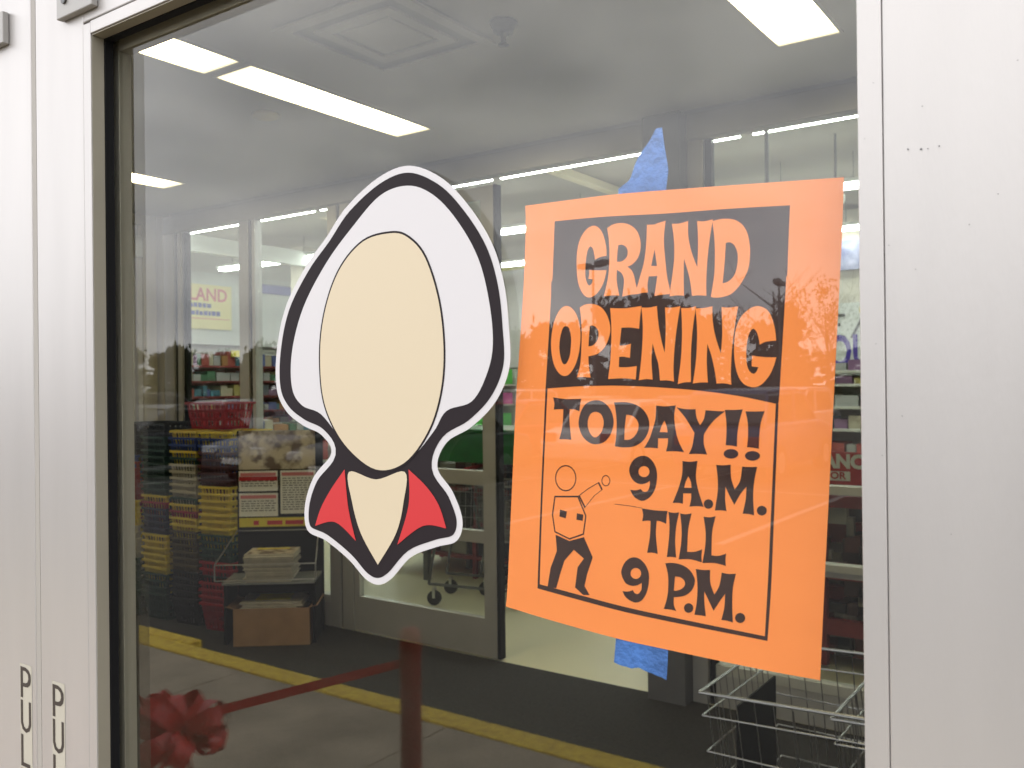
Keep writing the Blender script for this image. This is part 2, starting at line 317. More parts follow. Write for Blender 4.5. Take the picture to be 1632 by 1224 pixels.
def vent():
    o = thing('ceiling_vent', 'square stepped air diffuser in the lobby ceiling above the sticker', 'ceiling vent', (-2.42, 2.60, 3.04))
    for i, h in enumerate((.31, .20)):
        m = MB(); t = .05
        z0 = -.014+i*.004
        m.box(-h, h, -h, -h+t, z0-.010, z0).box(-h, h, h-t, h, z0-.010, z0).box(-h, -h+t, -h+t, h-t, z0-.010, z0).box(h-t, h, -h+t, h-t, z0-.010, z0); m.build('louvre_ring', 'ceiling_paint', o)
    D(-.30, .30, -.30, .30, -.003, -.0005).build('back_plate', 'inner_aluminium', o); D(-.13, .13, -.13, .13, -.016, -.004).build('centre_plate', 'ceiling_paint', o)
vent()
sp = thing('fire_sprinkler', 'pendent fire sprinkler head hanging from the lobby ceiling', 'sprinkler', (-1.99, 2.79, 3.04))
MB().lathe([(.055, -.001), (.052, -.012), (.042, -.03), (.036, -.042)], 20).build('escutcheon', 'column_grey', sp, smooth=True)
MB().lathe([(.015, -.035), (.018, -.045), (.012, -.06), (.010, -.085)], 14).build('body', 'dark_steel', sp, smooth=True); MB().lathe([(.02, -.085), (.022, -.089)], 14).build('deflector', 'dark_steel', sp)
dm = thing('ceiling_dome', 'small flat oval fitting on the lobby ceiling left of the sprinkler', 'ceiling fitting', (-3.63, 3.0, 3.04))
MB().lathe([(.07, -.001), (.068, -.014), (.05, -.022), (.01, -.026)], 24).build('cover', 'cream_beam', dm, smooth=True)

# ================================================================ front doors (glazed aluminium pair)
FY, BY = .480, .517       # outer and inner face
def door(label):
    o = thing('glass_door', label, 'door', (-.951, .480, 0))
    X = lambda a: a+.951
    def P(n, m, x0, x1, y0, y1, z0, z1, bv=.0012): return MB().box(X(x0), X(x1), y0-.480, y1-.480, z0, z1).build(n, m, o, bevel=bv)
    P('stile', 'white_aluminium', -.9465, -.8541, FY, BY, .01, 2.13); P('stile', 'white_aluminium', -.10625, -.009, FY, BY, .01, 2.13)
    P('top_rail', 'white_aluminium', -.8542, -.1058, FY, BY, 2.0045, 2.13); P('bottom_rail', 'white_aluminium', -.8542, -.1058, FY, BY, .01, .24)
    P('glazing_bead', 'white_aluminium', -.8536, -.8408, FY-.0002, .4935, .253, 2.0025, .0006); P('glazing_bead', 'white_aluminium', -.1185, -.1064, FY-.0002, .4935, .253, 2.0025, .0006)
    P('glazing_bead', 'white_aluminium', -.8402, -.1188, FY-.0004, .4935, 1.991, 2.0033, .0006); P('glazing_bead', 'white_aluminium', -.8402, -.1188, FY-.0004, .4935, .2415, .254, .0006)
    P('bead_return_shade', 'shaded_tan_aluminium', -.8404, -.8398, .4812, .4934, .2551, 1.9895, 0); P('bead_return_shade', 'shaded_tan_aluminium', -.8396, -.1192, .4812, .4934, 1.9897, 1.9905, 0)  # added strips: shade on the white bead returns, put in as tan colour
    g = MB()
    for x0, x1 in ((-.8536, -.8378), (-.1212, -.1064)): g.box(X(x0), X(x1), .0137, .0222, .2545, 2.001)
    g.box(X(-.8378), X(-.1212), .0137, .0222, 1.9885, 2.001).box(X(-.8378), X(-.1212), .0137, .0222, .2545, .262); g.build('gasket', 'black_rubber', o)
    P('inner_bead', 'shaded_tan_aluminium', -.8536, -.8405, .5095, BY+.006, .2545, 2.0015, .0006); P('inner_bead', 'shaded_tan_aluminium', -.1185, -.1064, .5095, BY+.006, .2545, 1.9905, .0006)
    P('inner_bead', 'shaded_tan_aluminium', -.8402, -.1188, .5095, BY+.006, 1.982, 2.0015, .0006)
    P('glass_pane', 'door_glass', -.8500, -.1090, .5030, .5090, .256, 1.9975, 0)
    # fixing plate at the top corner, two countersunk screws
    pl = P('fixing_plate', 'plate_metal', -.890, -.826, FY-.0075, FY-.0004, 2.0135, 2.048, .001)
    for sx in (-.874, -.843):
        s_ = MB().lathe([(.0042, 0), (.0042, .0016), (.0028, .0018)], 16).build('screw', 'dark_steel', o, smooth=False); s_.location = (X(sx), -.0078, 2.030); s_.rotation_euler = (R(90), 0, 0)
    # pull handle (below the picture)
    h = MB().bar((X(-.93), -.055, .80), (X(-.93), -.055, 1.10), .011, 12); h.bar((X(-.93), 0, .83), (X(-.93), -.055, .83), .009, 10).bar((X(-.93), 0, 1.07), (X(-.93), -.055, 1.07), .009, 10); h.build('pull_handle', 'steel', o, smooth=True)
    return o
dr = door('white glass door holding the sticker and the orange flyer')
# small dents and old screw marks on the right stile
mk = MB()
for a, b, r in ((1447,238,2.6),(1468,238,3.0),(1479,237,1.5),(1497,233,2.0),(1470,169,1.6),(1378,221,1.2),(1392,132,1.2),(1459,429,1.5),(1545,358,1.6),(1591,309,1.6),(1417,391,1.2),(1396,548,1.3),(1438,663,1.3),(1406,726,1.2),(1622,96,1.3),(1516,851,1.2)):
    d = fw+rt*0; dv = fw+(a-816)/1423.8*rr-(b-612)/1423.8*uu; t = .4797/dv.y; p = dv*t
    n = 7; k = len(mk.v); q = r*.00020
    mk.v += [(p.x+.951+q*math.cos(2*math.pi*i/n)*random.uniform(.6, 1.3), -.0004, p.z+CAM_H+q*math.sin(2*math.pi*i/n)*random.uniform(.6, 1.2)) for i in range(n)]; mk.f.append(tuple(range(k, k+n)))
mk.build('dent_marks', 'dark_steel', dr)
dl2 = copy_tree(dr); dl2.location.x = -1.8985
dl2['label'] = 'white door leaf at the far left edge, lettered PULL and cut off by the frame'
for c in kids(dl2):
    if c.name.startswith('dent_marks'): bpy.data.objects.remove(c)
for c in kids(dl2):
    if c.name.startswith(('fixing_plate', 'screw')): c.location.x += .7725; c.location.z += .0035; 
for c in kids(dl2):
    if c.name.startswith('pull_handle'): c.location.x += .9
asg = tag(bx(-.9557, -.9473, .4805, .515, .01, 2.13).build('meeting_seal', 'seal_beige'), 'narrow beige seal strip standing in the gap between the two door leaves', 'door seal')
fr = thing('door_frame', 'white metal frame set around the pair of entrance doors', 'door frame', (-1, .47, 0))
D(-1.02, -.915, -.01, .15, 0, 2.22).build('jamb', 'white_aluminium', fr); D(.9935, 1.08, -.01, .15, 0, 2.22).build('jamb', 'white_aluminium', fr); D(-.914, .993, -.01, .15, 2.134, 2.22).build('head', 'white_aluminium', fr)
# PULL lettering, one letter below the other
Pg = [[(0,0),(0,33),(10,33),(16,31),(20,26.5),(20.4,21),(19,16),(14.5,12.6),(9,12),(4.6,12),(4.6,0)], [(4.6,16),(10,16.2),(14,18),(15.6,22),(14.6,26.5),(10,29),(4.6,29)]]
Ug = [[(0,34),(4.2,34),(4.2,11),(6.2,6.2),(10.2,4.4),(14.4,6.2),(16,11),(16,34),(20.2,34),(20.2,9.5),(17,3),(10.2,0),(3.2,3),(0,9.5)]]
Lg = [[(0,0),(0,34),(4.4,34),(4.4,4.2),(18,4.2),(18,0)]]
def pull(d, x, z):
    ox = x+.951
    bk = flat('lettering_backing', [[[(ox-.0015, z-.150), (ox+.0235, z-.150), (ox+.0235, z+.002), (ox-.0015, z+.002)]]], -.0003, 'label_cream', d)
    sh = []
    for i, G in enumerate((Pg, Ug, Lg, Lg)):
        sh.append([[(ox+a*.00106, z-.0345-i*.0367+b*.001) for a, b in c] for c in G])
    flat('lettering', sh, -.0006, 'ink_dark', d)

# ---- outlines of the printed shapes on the flyer, 1/100 mm, * marks a corner
PAPER = [['-11031,15284* -5702,15195 -3113,15098 1197,14831 5601,14524 10337,14193* 10304,13589 10190,10922 9919,6444 9689,2639 9056,-7928 8718,-13939* 5274,-13919 -717,-13726 -4373,-13567 -9190,-13131 -13040,-12686* -12815,-10387 -12026,1256 -11832,3487 -11649,5361 -11237,9827 -11014,13718']]
PANEL = [['-8623,13929* -4779,13786 -498,13476 3592,13267 7324,13012* 7220,11126 7123,9008* 7061,8941* 6982,7719 6608,2486 6511,1630* 6371,1640* 4047,2108 1339,2456 -1491,2672 -3263,2755 -4635,2783 -6960,2754 -9346,2638* -9510,2596* -9039,8130 -8951,9871* -8849,9990*']]
BORDER = [['-9510,2588* -9346,2629* -9785,-3833 -10050,-8573 -10155,-10775* -7181,-11090 -3435,-11466 883,-11716 5570,-11938* 5781,-8844 6013,-4806 6371,1633* 6529,1623* 6198,-4792 5963,-9187 5720,-12186* 880,-12006 -3439,-11789 -7185,-11425 -10339,-11077* -10205,-8588 -9923,-3840']]
LINE = [['-4267,-4870* -3252,-4911 -2314,-4993* -2314,-5025* -3252,-4949 -4267,-4903*']]
HEAD = [['-5524,11046* -5147,11188 -4660,11228* -4681,11796 -4872,12567 -5181,13078 -5583,13289 -6051,13174 -6467,12787 -6770,12206 -6917,11402 -6928,10481 -6832,9655 -6602,9077 -6282,8698 -5932,8599 -5523,8749 -5173,9077 -4880,9558 -4671,10293* -5330,10338 -5980,10412* -5971,10123 -6057,9840* -5731,9785* -5774,9550 -5981,9388 -6154,9604 -6266,10019 -6258,10629 -6205,11132 -6081,11680 -5861,11962 -5660,11740 -5578,11379'], ['-4598,13013* -4154,13213 -3648,13240 -3095,13118 -2604,12793 -2336,12396 -2191,11844 -2241,11262 -2465,10794 -2851,10485 -3155,10388* -2855,10141 -2669,9733 -2591,9335 -2497,8985* -2410,8587* -2984,8577 -3550,8492* -3448,9103 -3414,9595 -3576,10003 -3909,10254* -3929,9535 -3761,8580* -4266,8624 -4903,8607* -4683,9343 -4532,10081 -4450,11173 -4477,12225', '-3789,11832* -3471,11825 -3196,11600 -3117,11297 -3231,10962 -3567,10770 -3902,10775* -3868,11318'], ['-1736,12915* -1202,12879 -1017,12932 -448,13025* -577,11920 -520,10858 -392,9581 -213,8724 -233,8436* -838,8425 -1276,8374* -1151,9057 -1056,9634* -1407,9635 -1641,9651* -1738,9173 -1723,8638* -2111,8640 -2410,8587* -2497,8985* -2260,9701 -1979,10555 -1804,11707', '-1221,11310* -1074,10258* -1473,10292*'], ['-27,12782* 528,12746 1062,12841* 1052,12011 1182,11219 1396,10525 1621,9962* 1676,10912 1688,11943 1643,12763* 2135,12691 2667,12758* 2448,11606 2300,10493 2203,9220 2191,8169* 1700,8227 1258,8216* 1182,8885 1051,9569 755,10557* 726,9491 728,8267* 306,8321 -229,8294* -190,8696* -49,9501 94,10539 116,11428 67,12116'], ['2623,12635* 3053,12703 3531,12682 4056,12546 4520,12192 4823,11609 4943,10849 4937,10351 4852,9661 4588,9083 4218,8560 3743,8166 3212,8024 2784,8012 2472,8073* 2604,8780 2721,9536 2763,10808 2721,11833', '3462,11247* 3726,11246 3986,11043 4164,10624 4184,10119 4073,9526 3859,9140 3540,8913 3232,8845* 3309,9488 3399,10393'], ['-7689,8144 -7301,7941 -6948,7459 -6720,6681 -6702,5762 -6862,4847 -7169,4087 -7595,3582 -8020,3460 -8444,3700 -8805,4279 -8998,5170 -8987,6057 -8802,6987 -8455,7697 -8084,8064', '-7797,6799 -7557,6617 -7426,6097 -7433,5481 -7550,4764 -7767,4358 -7962,4249 -8160,4419 -8318,4993 -8347,5616 -8229,6234 -8041,6691'], ['-6722,7983* -6289,8161 -5762,8164 -5244,7996 -4846,7646 -4568,7130 -4434,6474 -4555,5880 -4875,5291 -5397,4881 -6097,4724* -6075,4115 -5950,3327* -6466,3370 -6999,3367* -6752,4129 -6652,4994 -6596,6165 -6625,7187', '-5955,6737* -5664,6723 -5406,6494 -5312,6162 -5415,5763 -5738,5447 -6089,5383* -6033,6091'], ['-4435,7812* -3437,7739 -2720,7770 -2175,7811* -2292,7060 -2366,6380* -3010,6483 -3619,6497* -3711,5847 -3773,5353* -3355,5363 -2956,5448* -3044,4540* -3419,4624 -3809,4635* -3845,3966* -3206,3953 -2558,4013* -2639,3157* -3603,3244 -4644,3208* -4459,4429 -4367,5923 -4372,6921'], ['-2187,7714* -1638,7681 -1108,7756* -1005,6583 -815,5568 -604,4820* -517,6295 -547,7616* -43,7587 479,7634* 286,6625 102,5428 -19,3910 4,2991* -441,3075 -949,3071* -1036,4038 -1243,4733 -1424,5417* -1517,4354 -1452,3141* -1907,3172 -2421,3105* -2243,4372 -2118,5783 -2106,6807'], ['534,7526* 1027,7497 1516,7571* 1289,6212 1149,4663 1129,2952* 693,2931 252,2831* 486,4421 569,5724 570,6767'], ['1481,7444* 2019,7438 2573,7508* 2580,6664 2730,5739 3076,4632* 3176,5872 3151,7422* 3628,7368 4179,7411* 3956,6191 3785,4989 3689,3579 3706,2761* 3258,2852 2777,2842* 2678,3598 2474,4522 2222,5247* 2171,4120 2227,2914* 1747,2919 1250,2857* 1459,4137 1556,5426 1558,6458'], ['5462,5081* 5817,5241 6442,5291* 6375,5980 6184,6676 5889,7135 5387,7348 4875,7220 4354,6774 4033,6087 3906,5086 3933,4179 4106,3370 4463,2814 5027,2599 5537,2754 5995,3241 6250,3728 6446,4321* 5707,4356 4997,4460* 4964,3829* 5371,3771* 5241,3501 5061,3395 4833,3558 4683,3960 4650,4660 4725,5356 4885,5849 5092,6038 5293,5831 5416,5429']]
TODAY = [['-8908,2029* -7858,1914 -6690,1929* -6784,1556 -6849,1096* -7205,1222 -7594,1235* -7623,421 -7500,-811* -7952,-781 -8439,-794* -8184,103 -8097,1232* -8475,1229 -8857,1196* -8808,1602'], ['-5550,1838 -4977,1687 -4526,1263 -4307,717 -4301,218 -4547,-435 -5009,-897 -5644,-1051 -6167,-929 -6632,-534 -6891,74 -6885,585 -6670,1200 -6252,1660', '-5589,1070 -5215,933 -5031,558 -5036,156 -5231,-300 -5638,-611 -5985,-417 -6196,35 -6189,543 -5968,951'], ['-4238,1689* -3510,1715 -2849,1617 -2253,1326 -1880,890 -1726,358 -1840,-227 -2224,-772 -2827,-1107 -3546,-1193 -4205,-1149* -4095,-425 -4056,471 -4131,1216', '-3354,900* -2968,855 -2642,638 -2483,297 -2542,-95 -2764,-443 -3097,-672 -3512,-708* -3475,84'], ['-1239,1501* -606,1455 96,1520* -15,861 77,-91 301,-799 611,-1359* 37,-1322 -598,-1352* -478,-917 -447,-533* -1131,-550* -1154,-1178* -1637,-1154 -2110,-1183* -1738,-613 -1461,120 -1295,703', '-680,566* -543,232 -469,-159* -1020,-161* -884,226'], ['162,1387* 785,1286 1402,1290* 1462,783 1681,317* 1935,695 2050,1233* 2680,1191 3286,1172* 2723,751 2276,280 1924,-240* 1917,-848 2118,-1448* 1561,-1430 931,-1467* 1164,-964 1315,-160* 1028,306 678,821'], ['3273,1264* 3839,1259 4384,1294* 4163,540 4036,-193 4004,-916* 3671,-866 3311,-854* 3368,-70 3353,666'], ['4085,-1342 4039,-1467 3912,-1570 3730,-1632 3527,-1639 3345,-1591 3219,-1497 3175,-1374 3221,-1249 3350,-1145 3534,-1084 3736,-1078 3917,-1126 4041,-1221'], ['4557,1182* 5154,1177 5707,1199* 5470,514 5368,-298 5337,-997* 4990,-949 4627,-929* 4696,-223 4681,548'], ['5397,-1414 5351,-1536 5226,-1639 5045,-1699 4844,-1707 4663,-1660 4538,-1567 4494,-1446 4540,-1322 4668,-1220 4850,-1160 5051,-1153 5231,-1201 5354,-1294']]
HOURS = [['-3132,-3898* -2740,-3907 -2384,-3804* -2175,-3969 -1894,-3889 -1751,-3565 -1733,-3249* -2028,-3423 -2451,-3490 -2875,-3309 -3155,-2875 -3150,-2427 -2858,-1968 -2359,-1707 -1868,-1740 -1455,-2102 -1254,-2596 -1247,-3161 -1406,-3798 -1759,-4292 -2252,-4545 -2675,-4445 -2957,-4207', '-1754,-2670 -1793,-2822 -1901,-2948 -2057,-3023 -2228,-3031 -2383,-2972 -2490,-2856 -2527,-2705 -2486,-2552 -2377,-2425 -2220,-2351 -2049,-2344 -1895,-2404 -1790,-2520'], ['502,-1911* 1011,-1940 1490,-1860* 1374,-2842 1545,-3748 1859,-4641* 1405,-4630 932,-4693* 1050,-4207 1054,-3870* 525,-3902* 497,-4538* 150,-4512 -186,-4547* 228,-3579 472,-2702', '881,-2836* 1042,-3165 1077,-3531* 595,-3559* 699,-3183'], ['2471,-4430 2440,-4555 2355,-4660 2234,-4723 2100,-4733 1979,-4686 1896,-4593 1867,-4471 1899,-4345 1984,-4240 2106,-4177 2241,-4168 2361,-4216 2443,-4309'], ['2690,-2054* 3132,-2065 3602,-2004* 3624,-2790 3834,-3464* 4179,-2940 4312,-2092* 4769,-2096 5223,-2065* 5032,-2954 4960,-3898 5009,-4923* 4676,-4871 4310,-4875* 4503,-4045 4561,-3274* 4201,-3709 3804,-4388* 3518,-3870 3262,-3347* 3234,-4127 3307,-4793* 2943,-4777 2575,-4815* 2766,-3676 2776,-2833'], ['5773,-4593 5742,-4716 5659,-4820 5538,-4883 5405,-4893 5285,-4847 5204,-4755 5175,-4635 5206,-4511 5290,-4408 5412,-4345 5544,-4336 5664,-4382 5745,-4473'], ['-2314,-5025* -1422,-5088 -531,-5068* -603,-5435 -642,-5875* -1016,-5748 -1291,-5738* -1357,-6623 -1247,-7806* -1592,-7765 -1976,-7815* -1775,-6786 -1707,-5771* -1987,-5780 -2303,-5849* -2228,-5431'], ['-477,-5114* -126,-5151 244,-5093* 32,-6006 -46,-6943 9,-7910* -293,-7898 -619,-7949* -448,-6668 -416,-5732'], ['310,-5150* 675,-5185 1072,-5094* 829,-6125 747,-7485* 1241,-7436 1731,-7236* 1681,-7637 1703,-8030* 973,-7923 176,-8005* 354,-7030 399,-6100'], ['1852,-5238* 2238,-5251 2622,-5161* 2388,-6116 2326,-7542* 2784,-7526 3259,-7346* 3211,-7722 3232,-8079* 2525,-7986 1741,-8069* 1927,-7066 1970,-6151'], ['-3758,-10461* -3339,-10428 -3015,-10293* -2874,-10480 -2626,-10480 -2411,-10200 -2370,-9750* -2690,-9947 -3119,-10030 -3548,-9889 -3810,-9405 -3791,-9016 -3495,-8503 -3025,-8211 -2528,-8243 -2110,-8580 -1885,-9062 -1878,-9629 -2025,-10279 -2348,-10826 -2775,-11060 -3202,-11000 -3559,-10790', '-2412,-9165 -2451,-9321 -2557,-9454 -2708,-9539 -2876,-9559 -3027,-9508 -3131,-9398 -3167,-9249 -3127,-9092 -3020,-8958 -2868,-8874 -2700,-8856 -2550,-8907 -2447,-9017'], ['-725,-8339* -249,-8271 354,-8318 881,-8569 1204,-9023 1213,-9389 998,-9844 531,-10209 -173,-10391* -179,-10857 -28,-11221* -419,-11187 -861,-11210* -613,-10416 -536,-9659 -562,-8976', '-70,-9095* 278,-9098 542,-9284 572,-9557 370,-9798 67,-9946 -168,-9987* -129,-9548'], ['1110,-10889 1078,-11021 994,-11134 871,-11208 736,-11227 614,-11186 531,-11095 502,-10971 534,-10838 620,-10724 743,-10651 878,-10633 999,-10674 1081,-10765'], ['1309,-8473* 1796,-8487 2234,-8433* 2238,-9207 2485,-9902* 2809,-9320 2977,-8508* 3384,-8546 3851,-8482* 3655,-9338 3600,-10358 3631,-11415* 3289,-11356 2912,-11362* 3109,-10603 3170,-9756* 2798,-10284 2423,-10876* 2129,-10310 1845,-9770* 1838,-10409 1924,-11277* 1569,-11266 1190,-11288* 1350,-10472 1408,-9427'], ['4393,-11033 4361,-11166 4275,-11281 4151,-11356 4014,-11376 3891,-11336 3807,-11245 3777,-11120 3810,-10986 3896,-10871 4021,-10797 4158,-10778 4281,-10818 4364,-10909']]
TAPET = [['-3812,14299* -3775,15469* -3377,15697 -2953,15976 -2691,16564 -2480,17040 -2015,17685 -1699,18003 -1389,18399 -1101,18855 -906,18896 -656,18899* -507,17744 -273,16298 -322,15743 -430,14909 -446,14273*']]
TAPEB = [['-4250,-12874* -4309,-13573 -4471,-15172* -4164,-15254 -3845,-15301 -3482,-15319 -3212,-15353 -2897,-15258 -2643,-15222 -2365,-15305 -2075,-15374 -1751,-15416 -1405,-15513 -1103,-15537 -761,-15672* -681,-14699 -631,-13751 -603,-13121*']]
pull(dr, -.9225, 1.3395)
dl2_x = -.9885+.951-(-1.8985+.951)     # same local frame as the first leaf
pull(dl2, dl2_x-.951, 1.3465)

# ================================================================ orange flyer taped inside the glass
po = thing('orange_flyer', 'fluorescent orange grand opening flyer taped behind the door glass', 'poster', (-.237, .5108, 1.612))
flat('paper', PAPER, .0, 'poster_orange', po, thick=.00015)
flat('black_panel', PANEL, -.00012, 'poster_ink', po); flat('border_line', BORDER, -.00012, 'poster_ink', po)
flat('stray_line', LINE, -.00010, 'poster_ink', po)
flat('headline_letters', HEAD, -.00022, 'poster_orange', po, dy=.00001)
flat('today_letters', TODAY, -.00012, 'poster_ink', po, dy=.00001); flat('hours_letters', HOURS, -.00012, 'poster_ink', po, dy=.00001)
def unpx(a, b, Y): dv = fw+(a-816)/1423.8*rr-(b-612)/1423.8*uu; t = Y/dv.y; p = dv*t; return (p.x, p.z+CAM_H)
def fp(pts): return [(x+.237, z-1.612) for x, z in (unpx(a, b, .511) for a, b in pts)]
def ring(c, t=1.): 
    cx = sum(p[0] for p in c)/len(c); cz = sum(p[1] for p in c)/len(c)
    o = fp(c); i = fp([((a-cx)*t+cx, (b-cz)*t+cz) for a, b in c]); return [o, i]
head_ = ell(902, 762, 17, 21, 20); shirt = [(884,790),(922,790),(935,822),(931,852),(908,860),(884,848),(880,820)]
arm = [(922,790),(938,778),(955,768),(961,780),(948,790),(932,810)]
legs = [(886,852),(908,862),(931,856),(945,888),(936,915),(932,934),(940,948),(930,948),(917,936),(921,904),(931,890),(915,876),(900,893),(893,915),(887,937),(873,936),(878,905),(888,878)]
flat('figure_print', [ring(head_, .91), ring(shirt, .93), ring(arm, .88), ring(ell(966, 766, 7, 9, 14), .84), [fp([(893,812),(904,815),(902,826),(892,823)])], [fp([(920,818),(930,820),(929,830),(919,828)])], [fp(legs)]], -.00012, 'poster_ink', po, dy=.00001)
tt = thing('blue_tape', 'torn blue tape strip sticking up above the orange flyer', 'tape', (-.237, .5112, 1.612), 0, 'strips of blue tape holding the flyer')
flat('strip', TAPET, 0, 'painters_tape', tt, thick=.00012)
tb = thing('blue_tape', 'blue tape strip hanging below the bottom edge of the orange flyer', 'tape', (-.237, .5112, 1.612), 0, 'strips of blue tape holding the flyer')
flat('strip', TAPEB, 0, 'painters_tape', tb, thick=.00012)
# ================================================================ die-cut sticker outside the glass (plain colour fields)
ok = thing('die_cut_sticker', 'large die cut sticker with white rim, black band, cream oval and red collar wings', 'sticker', (-.478, .5022, 1.655))
def kp(pts): return [(x+.478, z-1.655) for x, z in (unpx(a, b, .5022) for a, b in pts)]
def smooth(pts, step=6): return spline(' '.join('%.2f,%.2f%s' % (p[0]*1e5, p[1]*1e5, '*' if len(p) > 2 else '') for p in pts), 1e-5, step)
def kps(pts): return smooth([(*kp([(p[0], p[1])])[0],)+tuple(p[2:]) for p in pts])
def inset(P, d):
    n = len(P); o = []
    for i in range(n):
        a, b = Vector(P[i-1]), Vector(P[(i+1) % n]); t = (b-a); t = t.normalized() if t.length else Vector((1, 0)); o.append((P[i][0]-t.y*d, P[i][1]+t.x*d))
    return o
OUTL = [(652,264),(603,283),(552,330),(520,378),(487,425),(455,490),(441,560),(441,620),(456,655),(483,678),(512,693),(528,722),(500,760),(486,805),(490,845),(520,862),(556,892),(582,922),(603,932),(624,922),(655,888),(695,872),(728,862),(737,830),(722,785),(697,745),(712,705),(752,680),(790,640),(812,585),(811,520),(803,450),(783,385),(745,325),(703,283)]
o0 = kps(OUTL); area = sum(o0[i-1][0]*o0[i][1]-o0[i][0]*o0[i-1][1] for i in range(len(o0))); sg = 1 if area > 0 else -1
flat('white_rim', [[o0]], 0, 'sticker_white', ok, thick=.0002)
flat('black_band', [[inset(o0, .0052*sg)]], -.0002, 'sticker_black', ok)
egg = kps([(650,296),(606,312),(562,362),(520,420),(484,490),(466,560),(466,618),(482,646),(512,660),(545,700),(590,740),(648,735),(690,690),(712,655),(752,640),(775,600),(786,550),(780,480),(762,410),(728,350),(690,310)])
flat('white_field', [[egg]], -.0004, 'sticker_white', ok)
cr_ = kps([(622,372),(580,385),(545,425),(523,480),(512,545),(514,620),(528,670),(556,715),(600,748),(645,738),(682,690),(702,630),(708,560),(700,480),(678,410),(650,378)])
flat('oval_outline', [[inset(cr_, -.0016*sg if 0 else -.0016)]], -.0006, 'sticker_black', ok)
flat('cream_oval', [[cr_]], -.0008, 'sticker_cream', ok)
flat('cream_neck', [[kps([(557,752),(600,764),(646,752),(644,800),(632,850),(603,900,1),(576,850),(562,800)])]], -.0006, 'sticker_cream', ok)
flat('red_wing', [[kps([(550,748,1),(528,780),(512,810),(503,838,1),(535,832),(568,862,1),(556,810)])]], -.0006, 'sticker_red', ok)
flat('red_wing', [[kps([(652,748,1),(680,775),(700,805),(712,842,1),(675,838),(634,868,1),(652,805)])]], -.0006, 'sticker_red', ok)
# ================================================================ stacks of shopping baskets
def basket_mesh():
    m = MB(); W, Dp, H = .132, .205, .19      # half width, half depth, height
    tw, td = .108, .178
    m.box(-W-.009, W+.009, -Dp-.009, -Dp+.004, H-.016, H).box(-W-.009, W+.009, Dp-.004, Dp+.009, H-.016, H).box(-W-.009, -W+.004, -Dp+.004, Dp-.004, H-.016, H).box(W-.004, W+.009, -Dp+.004, Dp-.004, H-.016, H)
    m.box(-tw, tw, -td, td, 0, .004)
    def lerp(z): k = z/H; return tw+(W-tw)*k, td+(Dp-td)*k
    for z0, z1 in ((.0, .018), (.06, .075), (.12, .135)):
        a, b = lerp(z0), lerp(z1); t = .003
        for s_ in (-1, 1):
            m.hexa([(-a[0], s_*a[1], z0), (a[0], s_*a[1], z0), (a[0], s_*(a[1]-t), z0), (-a[0], s_*(a[1]-t), z0)], [(-b[0], s_*b[1], z1), (b[0], s_*b[1], z1), (b[0], s_*(b[1]-t), z1), (-b[0], s_*(b[1]-t), z1)])
            m.hexa([(s_*a[0], -a[1]+t, z0), (s_*a[0], a[1]-t, z0), (s_*(a[0]-t), a[1]-t, z0), (s_*(a[0]-t), -a[1]+t, z0)], [(s_*b[0], -b[1]+t, z1), (s_*b[0], b[1]-t, z1), (s_*(b[0]-t), b[1]-t, z1), (s_*(b[0]-t), -b[1]+t, z1)])
    a, b = lerp(0), lerp(H-.016)
    for s_ in (-1, 1):
        for i in range(9):
            u = -1+2*i/8; hw = .011 if i % 4 == 0 else .006
            x0, x1 = u*(a[0]-hw), u*(b[0]-hw)
            m.hexa([(x0-hw, s_*a[1], 0), (x0+hw, s_*a[1], 0), (x0+hw, s_*(a[1]-.003), 0), (x0-hw, s_*(a[1]-.003), 0)], [(x1-hw, s_*b[1], H-.016), (x1+hw, s_*b[1], H-.016), (x1+hw, s_*(b[1]-.003), H-.016), (x1-hw, s_*(b[1]-.003), H-.016)])
            y0, y1 = u*(a[1]-hw), u*(b[1]-hw)
            m.hexa([(s_*a[0], y0-hw, 0), (s_*a[0], y0+hw, 0), (s_*(a[0]-.003), y0+hw, 0), (s_*(a[0]-.003), y0-hw, 0)], [(s_*b[0], y1-hw, H-.016), (s_*b[0], y1+hw, H-.016), (s_*(b[0]-.003), y1+hw, H-.016), (s_*(b[0]-.003), y1-hw, H-.016)])
    return m
bm0 = basket_mesh().build('shopping_basket', 'basket_red')
bme = bm0.data; bpy.data.objects.remove(bm0)
def ordn(n): return str(n)+('th' if 10 <= n % 100 <= 20 else {1: 'st', 2: 'nd', 3: 'rd'}.get(n % 10, 'th'))
word = dict(red='red', yellow='yellow', blue='blue', green='dark green', white='cream white', maroon='dark maroon', navy='navy purple', olive='olive brown', black='black')
def stack(x, y, pitch, seq, where, rz=0):
    cols_ = [c for c, n in seq for _ in range(n)]; N = len(cols_)
    for i, c in enumerate(cols_):
        o = bpy.data.objects.new('shopping_basket', bme); col.objects.link(o)
        o.location = (x+random.uniform(-.004, .004), y+random.uniform(-.004, .004), (N-1-i)*pitch+.003); o.rotation_euler = (0, 0, rz+R(random.uniform(-1, 1)))
        o.material_slots[0].link = 'OBJECT'; o.material_slots[0].material = M['basket_'+c]
        tag(o, '%s basket, %s from the top of the %s' % (word[c], ordn(i+1), where), 'basket', 'shopping baskets stacked in the lobby')
    return (N-1)*pitch
P_ = .0465
stack(-5.165, 3.98, P_, [('yellow',1),('blue',2),('maroon',5),('yellow',7),('green',4),('red',2),('black',1),('red',4)], 'rightmost basket stack', R(9))
stack(-5.475, 3.97, P_, [('yellow',1),('blue',2),('yellow',1),('green',1),('white',5),('green',1),('yellow',1),('red',1),('yellow',2),('olive',6),('black',5)], 'second basket stack from the right', R(4))
